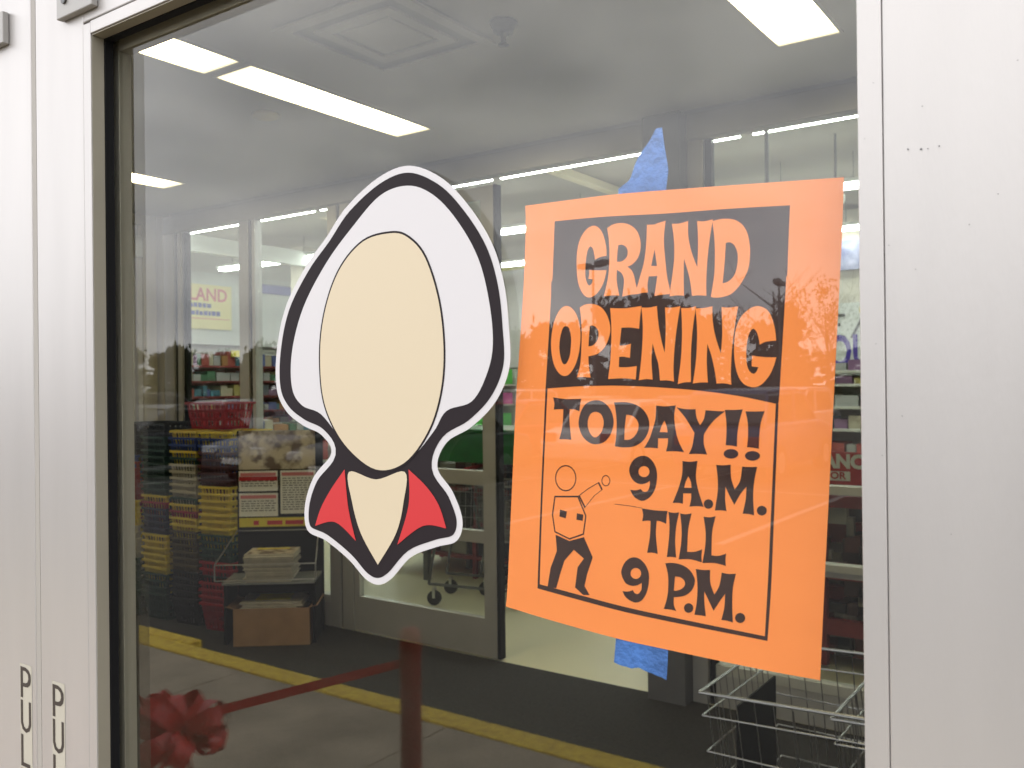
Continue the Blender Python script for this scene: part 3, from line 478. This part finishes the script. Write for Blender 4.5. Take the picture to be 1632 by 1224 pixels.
stack(-5.79, 3.95, P_, [('black',2),('green',9),('yellow',1),('red',1),('navy',4),('yellow',6),('green',4)], 'third basket stack from the right', R(2))
stack(-6.10, 3.93, P_, [('black',5),('blue',1),('red',6),('yellow',4),('white',5),('green',6)], 'leftmost basket stack by the lobby wall', 0)
for i in range(1):
    o = bpy.data.objects.new('shopping_basket', bme); col.objects.link(o); o.location = (-5.35, 3.99, 1.362); o.rotation_euler = (0, 0, R(90))
    o.material_slots[0].link = 'OBJECT'; o.material_slots[0].material = M['basket_red']; tag(o, 'single red basket lying crosswise on top of two basket stacks', 'basket', 'shopping baskets stacked in the lobby')

# ================================================================ newspaper rack, newspapers, cardboard box
RZ = R(39)
nr = thing('newspaper_rack', 'clear plastic leaflet rack with posters above its wire tray', 'rack', (-4.70, 3.93, 0), RZ)
D(-.27, .30, .10, .125, .01, 1.36).build('back_panel', 'black_rubber', nr, bevel=.004)
D(-.255, .25, .088, .098, 1.10, 1.36).build('photo_poster', 'photo_print', nr)
for x0, x1, z0, z1, n_ in ((-.255, .0, .955, 1.09, 1), (.018, .25, .80, 1.09, 2), (-.255, .0, .785, .94, 3)):
    s_ = D(x0, x1, .088, .096, z0, z1).build('notice', 'sign_white', nr)
    D(x0+.01, x1-.01, .086, .0875, z1-.035, z1-.012).build('heading_stripe', 'letter_pink', s_)
    k = MB()
    for j in range(int((z1-z0-.06)/.016)): 
        x = x0+.015
        while x < x1-.03: ww = random.uniform(.012, .035); k.box(x, min(x+ww, x1-.012), .0865, .0875, z1-.055-j*.016, z1-.049-j*.016); x += ww+.008
    k.build('text_lines', 'column_grey', s_)
D(-.253, -.002, .085, .0868, 1.025, 1.052).build('red_banner', 'sign_red', nr); D(-.255, .21, .086, .096, .715, .775).build('yellow_strip', 'glossy_yellow', nr)
for a, b in ((-.16, .035), (-.07, .10), (.05, .12)): D(a, a+b, .084, .0858, .728, .756).build('red_mark', 'sign_red', nr)
t_ = MB()
for a, b in (((-.33, -.26, .53), (.30, -.26, .53)), ((-.33, -.26, .53), (-.27, .09, .69)), ((.30, -.26, .53), (.27, .09, .69)), ((-.27, .09, .69), (.27, .09, .69)), ((-.33, -.26, .43), (.30, -.26, .43)), ((-.33, -.26, .53), (-.33, -.26, .43)), ((.30, -.26, .53), (.30, -.26, .43))): t_.bar(a, b, .004, 6)
t_.build('wire_tray', 'steel', nr)
t_ = MB().box(-.29, .29, -.25, .08, .40, .412); t_.build('tray_floor', 'clear_plastic_grey', nr); D(-.29, -.27, -.2, .1, .01, .40).build('leg', 'black_rubber', nr); D(.27, .29, -.2, .1, .01, .40).build('leg', 'black_rubber', nr)
npz = thing('newspaper_pile', 'pile of folded newspapers lying on the rack tray', 'newspapers', (-4.70, 3.93, .412), RZ)
for i in range(14): D(-.155+random.uniform(-.012, .012), .15+random.uniform(-.012, .012), -.23+random.uniform(-.01, .01), .03, i*.0125, i*.0125+.0115).build('newspaper', 'newsprint', npz, bevel=.003, seg=1)
D(-.14, .135, -.215, .015, 14*.0125, 14*.0125+.001).build('front_page', 'photo_print', npz); D(-.11, .10, -.06, -.01, 14*.0125+.002, 14*.0125+.003).build('yellow_band', 'glossy_yellow', npz)
cbx = thing('cardboard_box', 'open cardboard box standing on the dark mat below the newspaper rack', 'box', (-4.66, 3.90, 0), RZ)
for a in ((-.24, .24, -.17, -.164, 0, .24), (-.24, .24, .164, .17, 0, .24), (-.24, -.234, -.164, .164, 0, .24), (.234, .24, -.164, .164, 0, .24)): D(*a).build('side_panel', 'cardboard', cbx)
D(-.234, .234, -.164, .164, .003, .009).build('base_panel', 'cardboard', cbx)
for s_ in (-1, 1): MB().hexa([(s_*.24, -.16, .238), (s_*.24, .16, .238), (s_*.29, .16, .25), (s_*.29, -.16, .25)], [(s_*.24, -.16, .242), (s_*.24, .16, .242), (s_*.29, .16, .254), (s_*.29, -.16, .254)]).build('flap', 'cardboard', cbx)
nb = thing('newspaper_pile', 'loose newspapers in the cardboard box on the floor', 'newspapers', (-4.66, 3.90, .01), RZ)
for i in range(16): D(-.19+random.uniform(-.03, .03), .16+random.uniform(-.04, .04), -.14, .13, i*.0165, i*.0165+.015).build('newspaper', 'newsprint', nb, bevel=.004, seg=1)
D(-.12, .10, -.08, .10, 16*.0165, 16*.0165+.001).build('front_page', 'glossy_yellow', nb)

# ================================================================ shopping carts
def cart(label, loc, rz):
    o = thing('shopping_cart', label, 'shopping cart', loc, rz, 'wire shopping carts')
    L0, W = .86, .50; zt, zb = .90, .50
    def prof(z): k = (z-zb)/(zt-zb); return .045*(1-k), L0, .02*(1-k)      # front x, back x, side inset
    m = MB()
    for z, r in ((.90, .0042), (.845, .0024), (.76, .0022), (.675, .002), (.59, .002), (.50, .004)):
        a, b, s_ = prof(z); q = [(a, s_, z), (b, s_, z+.03*(z > .8)), (b, W-s_, z+.03*(z > .8)), (a, W-s_, z)]
        for i in range(4): m.bar(q[i], q[(i+1) % 4], r, 6)
    a0, b0, s0 = prof(.5); a1, b1, s1 = prof(.9)
    for i in range(1, 19):
        t = i/19
        for y0, y1 in ((s0, s1), (W-s0, W-s1)): m.bar((a0+(b0-a0)*t, y0, .5), (a1+(b1-a1)*t, y1, .9), .0015, 4)
    for i in range(1, 12):
        t = i/12
        m.bar((a0, s0+(W-2*s0)*t, .5), (a1, s1+(W-2*s1)*t, .9), .0015, 4); m.bar((b0, s0+(W-2*s0)*t, .5), (b1, s1+(W-2*s1)*t, .93), .0015, 4)
        m.bar((a0, s0+(W-2*s0)*t, .5), (b0, s0+(W-2*s0)*t, .5), .0015, 4)
    m.build('wire_basket', 'cart_wire', o)
    c = MB(); 
    for y in (.05, W-.05):
        c.bar((.12, y, .13), (.86, y, .16), .011, 8); c.bar((.86, y, .16), (.80, y, .50), .011, 8); c.bar((.86, y, .50), (.97, y, .98), .010, 8)
    c.bar((.12, .05, .13), (.12, W-.05, .13), .011, 8); c.build('chassis', 'dark_steel', o)
    MB().bar((.97, .02, .99), (.97, W-.02, .99), .015, 10).build('handle', 'basket_red', o)
    for x, y in ((.14, .06), (.14, W-.06), (.82, .06), (.82, W-.06)):
        wh = MB().bar((x, y-.014, .055), (x, y+.014, .055), .055, 14).build('wheel', 'tyre', o); MB().box(x-.01, x+.01, y-.022, y-.016, .055, .13).box(x-.01, x+.01, y+.016, y+.022, .055, .13).box(x-.012, x+.012, y-.022, y+.022, .115, .13).build('caster_fork', 'steel', wh)
    D(.62, .626, .08, W-.08, .55, .84).build('seat_flap', 'black_rubber', o)
    p_ = D(.045, .05, .12, W-.10, .60, .84).build('advert_panel', 'black_rubber', o); D(.042, .0445, .14, W-.12, .64, .82).build('advert_print', 'photo_print', p_); 
    return o
c1 = cart('nearest wire shopping cart of the lobby row, at the lower right behind the glass', (-.877, 2.012, 0), 0)
c2 = copy_tree(c1); c2.location.x = -.567; c2['label'] = 'second wire shopping cart of the lobby row, nested behind the nearest one'
c3 = copy_tree(c1); c3.location.x = -.257; c3['label'] = 'third wire shopping cart of the lobby row, mostly hidden by the door stile'
c4 = copy_tree(c1); c4.location = (-3.75, 5.85, 0); c4.rotation_euler = (0, 0, R(200)); c4['label'] = 'shopping cart inside the shop, its wheels seen through the inner door'
c5 = copy_tree(c1); c5.location = (-3.55, 6.25, 0); c5.rotation_euler = (0, 0, R(195)); c5['label'] = 'shopping cart inside the shop, partly seen in the open doorway'

# ================================================================ shop interior
def fixture(x, y, z, label):
    o = thing('strip_light', label, 'strip light', (x, y, z), 0, 'strip lights hanging in rows in the shop')
    D(0, 2.36, -.10, .10, .03, .07).build('housing', 'tube_tray', o)
    for s_ in (-1, 1):
        MB().bar((.02, s_*.045, 0), (2.34, s_*.045, 0), .019, 8).build('tube', 'tube_light', o)
    for a in (.3, 2.0): MB().bar((a, 0, .07), (a, 0, 3.95-z), .004, 4).build('hanger', 'dark_steel', o)
rows = [(6.75, 3.6, 'nearest'), (9.25, 3.6, 'second'), (11.77, 3.6, 'third')]
for ri, (y, z, nm) in enumerate(rows):
    for i in range(7):
        fixture(-12.35+i*2.43+(.15 if ri == 0 else 0), y, z, 'twin tube strip light, %s from the left in the %s row of the shop' % (ordn(i+1), nm))
def rack(name, label, cat, loc, rz, ln, dp, shelves, m, goods, ht, uprights=3, grp=None, pw=.14, tagm=None):
    o = thing(name, label, cat, loc, rz, grp)
    for z in shelves: D(0, ln, 0, dp, z, z+.03).build('shelf', m, o)
    for i in range(uprights): a = ln*i/(uprights-1); D(a-.02, a+.02, dp, dp+.04, 0, ht).build('upright', m, o)
    for i in range(uprights): a = ln*i/(uprights-1); D(a-.018, a+.018, -.006, .03, 0, ht).build('upright', m, o) if uprights < 6 and ln < 4 else None
    D(-.02, ln+.02, dp+.041, dp+.05, 0, ht).build('back_panel', m, o)
    g = MB(); zs = list(shelves)+[ht+.1]
    for i, z in enumerate(shelves):
        x = .02
        while x < ln-.1:
            ww = random.uniform(pw*.5, pw*1.4); h = random.uniform(.45, .85)*(zs[i+1]-z-.03)
            g.box(x, min(x+ww*.92, ln-.02), random.uniform(.03, .08), dp*.85, z+.031, z+.03+h); x += ww
    tag(g.build('goods', goods, o), kind='stuff')
    return o
SH = [.1, .40, .70, 1.0, 1.25, 1.50, 1.75, 2.0]
rack('wall_shelving', 'dark red shop shelving along the far left wall, nearer run', 'shelves', (-12.35, 7.3, 0), R(90), 3.6, .45, SH, 'shelf_red', 'goods_mixed', 2.24, 4)
rack('wall_shelving', 'dark red shop shelving along the far left wall, farther run behind the sticker', 'shelves', (-12.35, 11.0, 0), R(90), 3.6, .45, SH, 'shelf_red', 'goods_mixed', 2.24, 4)
for y, nm in ((9.45, 'left'), (11.05, 'right')):
    t = thing('shelf_header_sign', 'yellow price header on top of the red wall shelving, %s one' % nm, 'sign', (-12.34, y, 2.18)); D(-.03, 0, 0, .5, 0, .11).build('sign_panel', 'sign_yellow', t)
SB = [.1, .5, .9, 1.3, 1.65]
for i, (x, y) in enumerate(((-10.9, 12.6), (-9.2, 13.2), (-7.4, 13.2), (-5.5, 13.2))):
    rack('display_shelving', ['shelf run with bright boxed goods behind the baskets', 'shelf run of green and yellow boxes left of the orange flyer', 'shelf run of boxed goods hidden mostly by the flyer', 'shelf run at the back of the shop above the red signs'][i], 'shelves', (x, y, 0), 0, 1.75, .5, SB, 'shelf_white', 'goods_bright', 1.95, 3, pw=.28)
rack('display_table', 'low counter of assorted goods in front of the left wall shelving', 'shelves', (-11.2, 8.2, 0), R(60), 3.0, .8, [.1, .5, .95], 'shelf_white', 'goods_mixed', 1.1, 3, pw=.2)
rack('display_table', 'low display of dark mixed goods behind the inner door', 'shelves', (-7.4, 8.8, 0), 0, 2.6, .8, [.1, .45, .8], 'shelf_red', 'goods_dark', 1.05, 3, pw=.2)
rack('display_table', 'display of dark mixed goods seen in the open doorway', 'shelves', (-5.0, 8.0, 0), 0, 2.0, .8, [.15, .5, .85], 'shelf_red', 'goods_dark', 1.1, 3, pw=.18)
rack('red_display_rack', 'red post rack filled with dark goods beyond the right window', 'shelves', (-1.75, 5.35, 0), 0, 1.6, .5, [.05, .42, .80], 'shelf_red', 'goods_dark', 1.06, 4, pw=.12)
rack('display_shelving', 'wire shelves with orange price labels behind the right window', 'shelves', (-4.4, 10.2, 0), 0, 3.4, .5, [.3, .7, 1.1, 1.35, 1.6, 1.75], 'shelf_white', 'goods_mixed', 1.85, 4, pw=.2)
rr_ = thing('red_post_display', 'red framed floor display standing under the CLEARANCE sign', 'display', (-1.74, 5.22, 0))
for a in (.16, .62): D(a, a+.09, 0, .05, .02, 1.04).build('post', 'shelf_red', rr_)
for z in (.52, .93, .2): D(.251, .619, 0, .05, z, z+.09).build('cross_panel', 'shelf_red', rr_)
dk = MB(); 
for i in range(40): x = random.uniform(.0, .7); z = random.uniform(.0, .85); dk.box(x, x+random.uniform(.04, .12), .052, .09, z, z+random.uniform(.04, .12))
tag(dk.build('goods', 'goods_dark', rr_), kind='stuff')
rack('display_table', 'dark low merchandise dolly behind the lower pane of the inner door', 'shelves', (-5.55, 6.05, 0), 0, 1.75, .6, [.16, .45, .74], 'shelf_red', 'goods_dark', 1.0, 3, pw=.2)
gb = thing('green_bin', 'green plastic display bin seen through the upper pane of the inner door', 'bin', (-5.05, 5.75, 0))
D(0, 1.15, 0, .7, 1.02, 1.27).build('bin_body', 'green_plastic', gb, bevel=.01); D(-.02, 1.17, -.02, .72, 1.27, 1.295).build('rim', 'green_plastic', gb, bevel=.005)
for x in (.03, 1.06):
    for y in (.03, .61): D(x, x+.05, y, y+.05, 0, 1.02).build('leg', 'dark_steel', gb)
D(.8, .9, -.012, -.004, .82, .94).build('price_card', 'sign_yellow', gb)
# hanging bulkheads, beams and wall signs of the shop
tag(bx(-10.3, -10.2, 5.2, 14, 3.47, 3.69).build('ceiling_bulkhead', 'fascia_pale'), 'long pale bulkhead hanging from the shop ceiling at far left', 'bulkhead')
tag(bx(-5.05, -4.93, 5.0, 14, 3.86, 3.94).build('ceiling_beam', 'cream_beam'), 'cream painted beam under the shop ceiling above the flyer', 'beam')
tag(bx(-12.99, -12.9, 5.0, 16.9, 2.40, 3.62).build('wall_fascia', 'fascia_pale'), 'pale wall fascia above the red shelving at far left', 'fascia')
tag(bx(-11.5, -5.0, 13.9, 14.0, 3.86, 4.08-.14).build('yellow_fascia_band', 'fascia_yellow'), 'yellow green fascia band high at the back of the shop', 'fascia')
tag(bx(-11.5, -5.0, 13.9, 14.0, 2.0, 3.85).build('back_partition', 'store_wall'), 'plain pale partition wall below the yellow green fascia band', 'partition')
ld = thing('wall_sign', 'pale yellow sign reading LAND in pink on the far left wall', 'sign', (-12.89, 8.72, 2.66))
D(0, .02, 0, 1.13, 0, .75).build('sign_panel', 'sign_pale_yellow', ld)
text('lettering', 'LAND', .30, 'letter_pink', ld, (.026, .66, .57), (R(90), 0, R(90)), sx=.95, bold=.006)
k = MB()
for j, (a, b) in enumerate(((.30, .72), (.16, .86))):
    y = a
    while y < b: ww = random.uniform(.04, .08); k.box(.021, .026, y, y+ww, .36-j*.13, .44-j*.13-random.uniform(0, .02)); y += ww+.02
k.build('small_lettering', 'letter_blue', ld); D(.021, .024, .05, 1.08, .17, .18).build('rule_line', 'letter_pink', ld)
bs = thing('wall_sign', 'blue band sign on the far left wall beside the second mullion', 'sign', (-12.89, 10.3, 3.36)); D(0, .02, 0, 1.1, 0, .16).build('sign_panel', 'letter_blue', bs)
tag(bx(-11.4, -11.1, 9.9, 10.2, 0, 3.95).build('shop_column', 'wall_beige'), 'square beige column inside the shop left of the sticker', 'column')
bp = thing('picture_sign', 'mottled blue picture sign on the back wall, top right behind the flyer', 'sign', (-3.6, 12.0, 3.11)); D(0, 1.5, 0, .03, 0, .39).build('sign_panel', 'poster_sky', bp)
tag(bx(-4.0, -1.5, 12.06, 12.16, 2.0, 3.9).build('shop_partition', 'wall_beige'), 'beige partition carrying the picture sign and the lettered banner', 'partition')
ob = thing('lettered_banner', 'pale banner with the purple letters OU visible right of the flyer', 'banner', (-3.7, 11.98, 1.86)); D(0, 2.0, 0, .02, 0, .82).build('banner_sheet', 'fascia_pale', ob)
text('lettering', 'OU', .58, 'letter_purple', ob, (.62, -.006, .17), (R(90), 0, 0), sx=.66, bold=.014)
flat('drawing', [[[(.33, .36), (.33, .68), (.56, .68), (.56, .64), (.40, .64), (.40, .56), (.50, .56), (.50, .52), (.40, .52), (.40, .40), (.56, .40), (.56, .36)]], [[(.62, .36), (.66, .36), (.86, .74), (.82, .74)]]], -.006, 'column_grey', ob)
D(.74, .82, -.008, -.002, .68, .76).build('yellow_spot', 'sign_yellow', ob)
lg = thing('globe_lamp', 'small white globe camera hanging from the shop ceiling at upper right', 'ceiling globe', (-2.30, 8.5, 3.35)); MB().lathe([(.01, -.08), (.05, -.07), (.08, -.03), (.085, 0), (.08, .03), (.05, .06), (.02, .07)], 18).build('globe', 'sign_white', lg, smooth=True); MB().bar((0, 0, .07), (0, 0, .6), .012, 8).build('stem', 'dark_steel', lg)
for x, y in ((-2.08, 6.0), (-1.35, 6.1)):
    h_ = MB().bar((x, y, 2.95), (x, y, 3.95), .014, 8).build('drop_pipe', 'column_grey'); tag(h_, 'thin grey drop pipe from the shop ceiling, %s one above the flyer' % ('left' if x < -2 else 'right'), 'pipe')
cs = thing('clearance_sign', 'red CLEARANCE FLOOR sign standing on the red rack right of the flyer', 'sign', (-1.78, 5.2, 1.065))
D(0, .82, 0, .012, 0, .185).build('sign_panel', 'sign_red', cs)
text('lettering', 'CLEARANCE', .105, 'sign_white', cs, (.272, -.002, .128), (R(90), 0, 0), sx=.98, bold=.0055)
D(.17, .435, -.003, -.0005, .022, .075).build('white_box', 'sign_white', cs); text('small_lettering', 'FLOOR', .055, 'sign_red', cs, (.315, -.006, .049), (R(90), 0, 0), sx=1.1, bold=.0015)
# ================================================================ outside: ribbon, posts
def post(x, y, label):
    o = thing('red_post', label, 'post', (x, y, 0), 0, 'red ribbon posts on the sidewalk')
    MB().lathe([(.038, .03), (.038, .745), (.034, .766), (.022, .779), (.006, .783)], 24).build('pole', 'post_red', o, smooth=True); MB().lathe([(.17, 0), (.165, .018), (.06, .034), (.04, .05)], 28).build('base', 'post_red', o, smooth=True)
    MB().lathe([(.041, .70), (.041, .712)], 24).build('collar', 'post_red', o)
post(-2.154, -1.394, 'red round topped post holding the ribbon, mirrored in the glass below the sticker')
post(-3.02, -.60, 'red ribbon post farther along the sidewalk, beyond the bow')
rb = thing('ceremony_ribbon', 'red ribbon with a big bow hung between the two red posts', 'ribbon', (-2.558, -.743, .53))
def rel(p): return (p[0]+2.558, p[1]+.743, p[2]-.53)
def band(a, b, sag, n=12): 
    return [rel(tuple(a[i]+(b[i]-a[i])*t/n+(-(sag*4*(t/n)*(1-t/n)) if i == 2 else 0) for i in range(3))) for t in range(n+1)]
MB().strip(band((-2.185, -1.373, .65), (-2.50, -.79, .585), .0), (0, 0, 1), .032).build('ribbon_band', 'ribbon_red', rb)
MB().strip(band((-3.01, -.60, .755), (-2.56, -.74, .545), .0), (0, 0, 1), .032).build('ribbon_band', 'ribbon_red', rb)
for i in range(22):
    az = random.uniform(0, 2*math.pi) if i > 3 else (R(35), R(200), R(110), R(300))[i]; el = R(random.uniform(-40, 45)); ln = random.uniform(.12, .19)
    dv = Vector((math.cos(az)*math.cos(el), math.sin(az)*math.cos(el), math.sin(el))); sv = dv.orthogonal().normalized(); sv.rotate(Matrix.Rotation(random.uniform(0, 3), 3, dv)); nv = dv.cross(sv)
    pts = []
    for t in range(17):
        a = t/16; s_ = math.sin(math.pi*a); q = dv*ln*s_**.8+nv*(math.sin(2*math.pi*a)*ln*.22); pts.append(tuple(q))
    MB().strip(pts, sv, .055).build('bow_loop', 'ribbon_red', rb)
for s_ in (-.05, .04): MB().strip([(s_*t, .01*t, -.07*t) for t in range(6)], (1, .3, 0), .045).build('ribbon_tail', 'ribbon_red', rb)

# ================================================================ outside: parked cars
def car(loc, rz, paint, label, suv=False):
    o = thing('parked_car', label, 'car', loc, rz, 'cars parked in front of the shop')
    h = .22 if suv else 0
    prof = [(-2.25, .30), (-2.30, .62), (-2.20, .84+h*.5), (-1.75, .92+h*.6), (1.05, .92+h*.6), (2.05, .78+h*.4), (2.28, .62), (2.28, .32), (1.85, .24), (-1.9, .24)]
    MB().prism(prof, -.89, .89).build('body', paint, o, bevel=.07, seg=3, smooth=True)
    ca = [(-1.95 if suv else -1.65, .90+h*.6), (-1.75 if suv else -1.05, 1.38+h), (.15, 1.42+h), (.45, 1.36+h), (1.15, .90+h*.6)]
    MB().prism(ca, -.74, .74).build('window_band', 'car_glass', o, bevel=.05, seg=2)
    rf = [(-1.72 if suv else -1.08, 1.375+h), (-1.6 if suv else -.9, 1.44+h), (.12, 1.47+h), (.42, 1.39+h)]; MB().prism(rf, -.72, .72).build('roof_panel', paint, o, bevel=.02)
    pil = MB()
    for s_ in (-1, 1):
        for (a, b, c_, d_) in ((.38, 1.36+h, 1.12, .92+h*.6), (-.25, 1.42+h, -.25, .92+h*.6), (-1.02 if not suv else -1.7, 1.37+h, -1.6 if not suv else -1.9, .92+h*.6)): pil.bar((a, s_*.735, b), (c_, s_*.76, d_), .035, 6)
    pil.build('pillars', paint, o)
    for x in (-1.42, 1.40):
        for y in (-.80, .80):
            w_ = MB().bar((x, y-.10, .33), (x, y+.10, .33), .33, 22).build('wheel', 'tyre', o); MB().bar((x, y-.106, .33), (x, y+.106, .33), .20, 14).build('rim', 'steel', w_)
    for y in (-.66, .66): MB().box(2.20, 2.31, y-.16, y+.16, .60, .74).build('headlight', 'lamp_clear', o, bevel=.02); MB().box(-2.32, -2.22, y-.15, y+.15, .66, .84).build('tail_light', 'lamp_red', o, bevel=.02)
    MB().box(2.27, 2.32, -.25, .25, .42, .53).build('number_plate', 'sign_white', o)
    return o
for n_, c_ in dict(silver=(.42, .42, .43), white=(.65, .65, .64), dark=(.02, .022, .028), blue=(.03, .06, .16), red=(.30, .02, .02), grey=(.14, .14, .15), tan=(.30, .26, .20)).items(): mat('paint_'+n_, c_, .25, .25, spec=.5)
CARS = [(-9.5,-8.2,92,'dark',0,'dark saloon parked nearest the kerb'),(-12.4,-8.6,88,'grey',0,'grey saloon parked beside the dark saloon'),(-16.0,-7.4,90,'dark',0,'black saloon parked at the left end of the near row'),
 (-11.2,-13.6,-90,'red',0,'red saloon in the second parking row'),(-14.1,-13.7,-88,'grey',1,'grey tall car in the second parking row'),(-8.4,-13.5,-91,'white',0,'white saloon in the second parking row'),(-5.5,-13.6,-90,'blue',1,'dark blue tall car in the second parking row'),
 (-7.0,-19.6,90,'silver',1,'silver tall car in the third parking row'),(-9.9,-19.7,90,'dark',0,'black saloon in the third parking row'),(-12.8,-19.5,89,'tan',0,'tan saloon in the third parking row'),(-16.0,-19.6,90,'white',1,'white tall car in the third parking row'),(-20.5,-19.6,91,'blue',0,'blue saloon at the end of the third parking row'),
 (-22.0,-13.6,-90,'silver',0,'silver saloon farther off in the second parking row'),(-26.0,-13.5,-90,'dark',1,'black tall car farthest off in the second parking row'),(-22.5,-8.0,90,'red',0,'red saloon farther along the near row')]
for x, y, a, p, s_, l_ in CARS: car((x-(1.2 if y > -10 else .8), y-3, -.14), R(a), 'paint_'+p, l_, bool(s_))
pk = MB()
for row in (-13.4, -19.6, -25.6):
    for i in range(14): x = -30+i*2.9; pk.box(x, x+.1, row, row+5.0, -.139, -.1355)
    pk.box(-30, 8, row-.05, row+.05, -.1352, -.132)
tag(pk.build('parking_line', 'line_white'), kind='structure')
# ================================================================ outside: lamp posts and tree line
def lamp(loc, label, h=8.2, rz=0):
    o = thing('street_lamp', label, 'lamp post', loc, rz, 'car park lamp posts')
    MB().bar((0, 0, 0), (0, 0, h), .09, 12, .06).build('pole', 'dark_steel', o); MB().bar((0, 0, -.0), (0, 0, .8), .25, 14).build('base', 'concrete', o)
    MB().bar((-.7, 0, h), (.7, 0, h+.05), .05, 6).build('cross_arm', 'dark_steel', o)
    for s_ in (-1, 1): MB().prism([(s_*.35, h-.12), (s_*1.25, h-.05), (s_*1.2, h+.22), (s_*.4, h+.2)], -.22, .22).build('lamp_head', 'dark_steel', o, bevel=.03)
lamp((-24.04, -40.76, -.14), 'double headed lamp post nearer the shop, mirrored over the word GRAND', 8.2, R(25)); lamp((-18.84, -55.4, -.14), 'farther lamp post, mirrored at the right edge of the flyer', 8.15, R(80))
def crown(seed, n, bare):
    rnd = random.Random(seed); m = MB(); cl = [(Vector((rnd.gauss(0, .42), rnd.gauss(0, .42), rnd.uniform(.05, .95))), rnd.uniform(.16, .32)) for _ in range(13 if not bare else 9)]
    for i in range(n):
        c, r = rnd.choice(cl); k = 1-.55*abs(c.z-.45); p = Vector((c.x*k, c.y*k, c.z))+Vector((rnd.gauss(0, 1), rnd.gauss(0, 1), rnd.gauss(0, .8)))*r*.42
        a = Vector((rnd.gauss(0, 1), rnd.gauss(0, 1), rnd.gauss(0, 1))).normalized(); b = a.orthogonal().normalized(); s_ = rnd.uniform(.04, .075) if not bare else rnd.uniform(.010, .02)
        m.poly([p-a*s_-b*s_*.6, p+a*s_-b*s_*.6, p+a*s_+b*s_*.6, p-a*s_+b*s_*.6])
    return m
cms = []
for i in range(4):
    o = crown(20+i, 1900 if i < 3 else 1100, i == 3).build('crown', 'leaf_dark' if i != 3 else 'leaf_brown'); cms.append(o.data); bpy.data.objects.remove(o)
def trunk_mesh(seed):
    rnd = random.Random(seed); m = MB().bar((0, 0, 0), (.01, 0, .45), .022, 8, .014).bar((.01, 0, .45), (0, .02, .85), .014, 6, .004)
    for i in range(12):
        a = rnd.uniform(0, 6.28); z = rnd.uniform(.3, .75); q = rnd.uniform(.12, .28); e_ = (math.cos(a)*q, math.sin(a)*q, z+rnd.uniform(.1, .28)); m.bar((0, 0, z), e_, .006, 5, .002)
        for j in range(3): m.bar(e_, (e_[0]+rnd.uniform(-.15, .15), e_[1]+rnd.uniform(-.15, .15), e_[2]+rnd.uniform(.03, .16)), .002, 4, .001)
    return m
tms = []
for i in range(2): o = trunk_mesh(i).build('trunk', 'bark'); tms.append(o.data); bpy.data.objects.remove(o)
rnd = random.Random(5)
TR = [(-37.0, -76.9, 9.9, 0), (-41.2, -74.8, 9.0, 1), (-46.5, -72, 7.4, 2), (-20.8, -60.0, 9.6, 3), (-18.0, -63, 8.6, 3), (-24, -70, 7.2, 0), (-30.5, -72, 6.4, 1), (-33.6, -75, 7.6, 2)]
for i in range(44): TR.append((-48-i*3.1+rnd.uniform(-1.5, 1.5), -72+rnd.uniform(-5, 5)+i*.15, rnd.uniform(5.2, 7.4), rnd.choice((0, 1, 2, 2, 3))))
for i in range(9): TR.append((-12+i*5+rnd.uniform(-1, 1), -70+rnd.uniform(-3, 3), rnd.uniform(6, 9), rnd.choice((0, 1, 3))))
for i, (x, y, h, k) in enumerate(TR):
    t = thing('tree', ('bare winter tree with thin brown twigs' if k == 3 else 'dark evergreen tree with a rounded crown')+' in the tree line beyond the car park', 'tree', (x, y, -.2), rnd.uniform(0, 6), 'bare trees beyond the car park' if k == 3 else 'evergreen trees beyond the car park')
    for nm, me, zz, sc_ in (('trunk', tms[i % 2], 0, (h, h, h)), ('crown', cms[k], h*.12, (h*.52, h*.52, h*.86))):
        o = bpy.data.objects.new(nm, me); col.objects.link(o); o.parent = t; o.location = (0, 0, zz); o.scale = sc_
hd = MB()
for i in range(7000):
    x = rnd.uniform(-190, 40); z = rnd.random()**1.3*4.6; y = -80+rnd.uniform(-2, 2)+max(0, (-x-60))*.12; s_ = rnd.uniform(.25, .6); a = rnd.uniform(-.5, .5)
    hd.poly([(x-s_, y, z-s_*.5), (x+s_, y+a, z-s_*.4), (x+s_*.8, y+a, z+s_*.5), (x-s_*.7, y, z+s_*.4)])
tag(hd.build('undergrowth', 'leaf_dark'), kind='stuff')
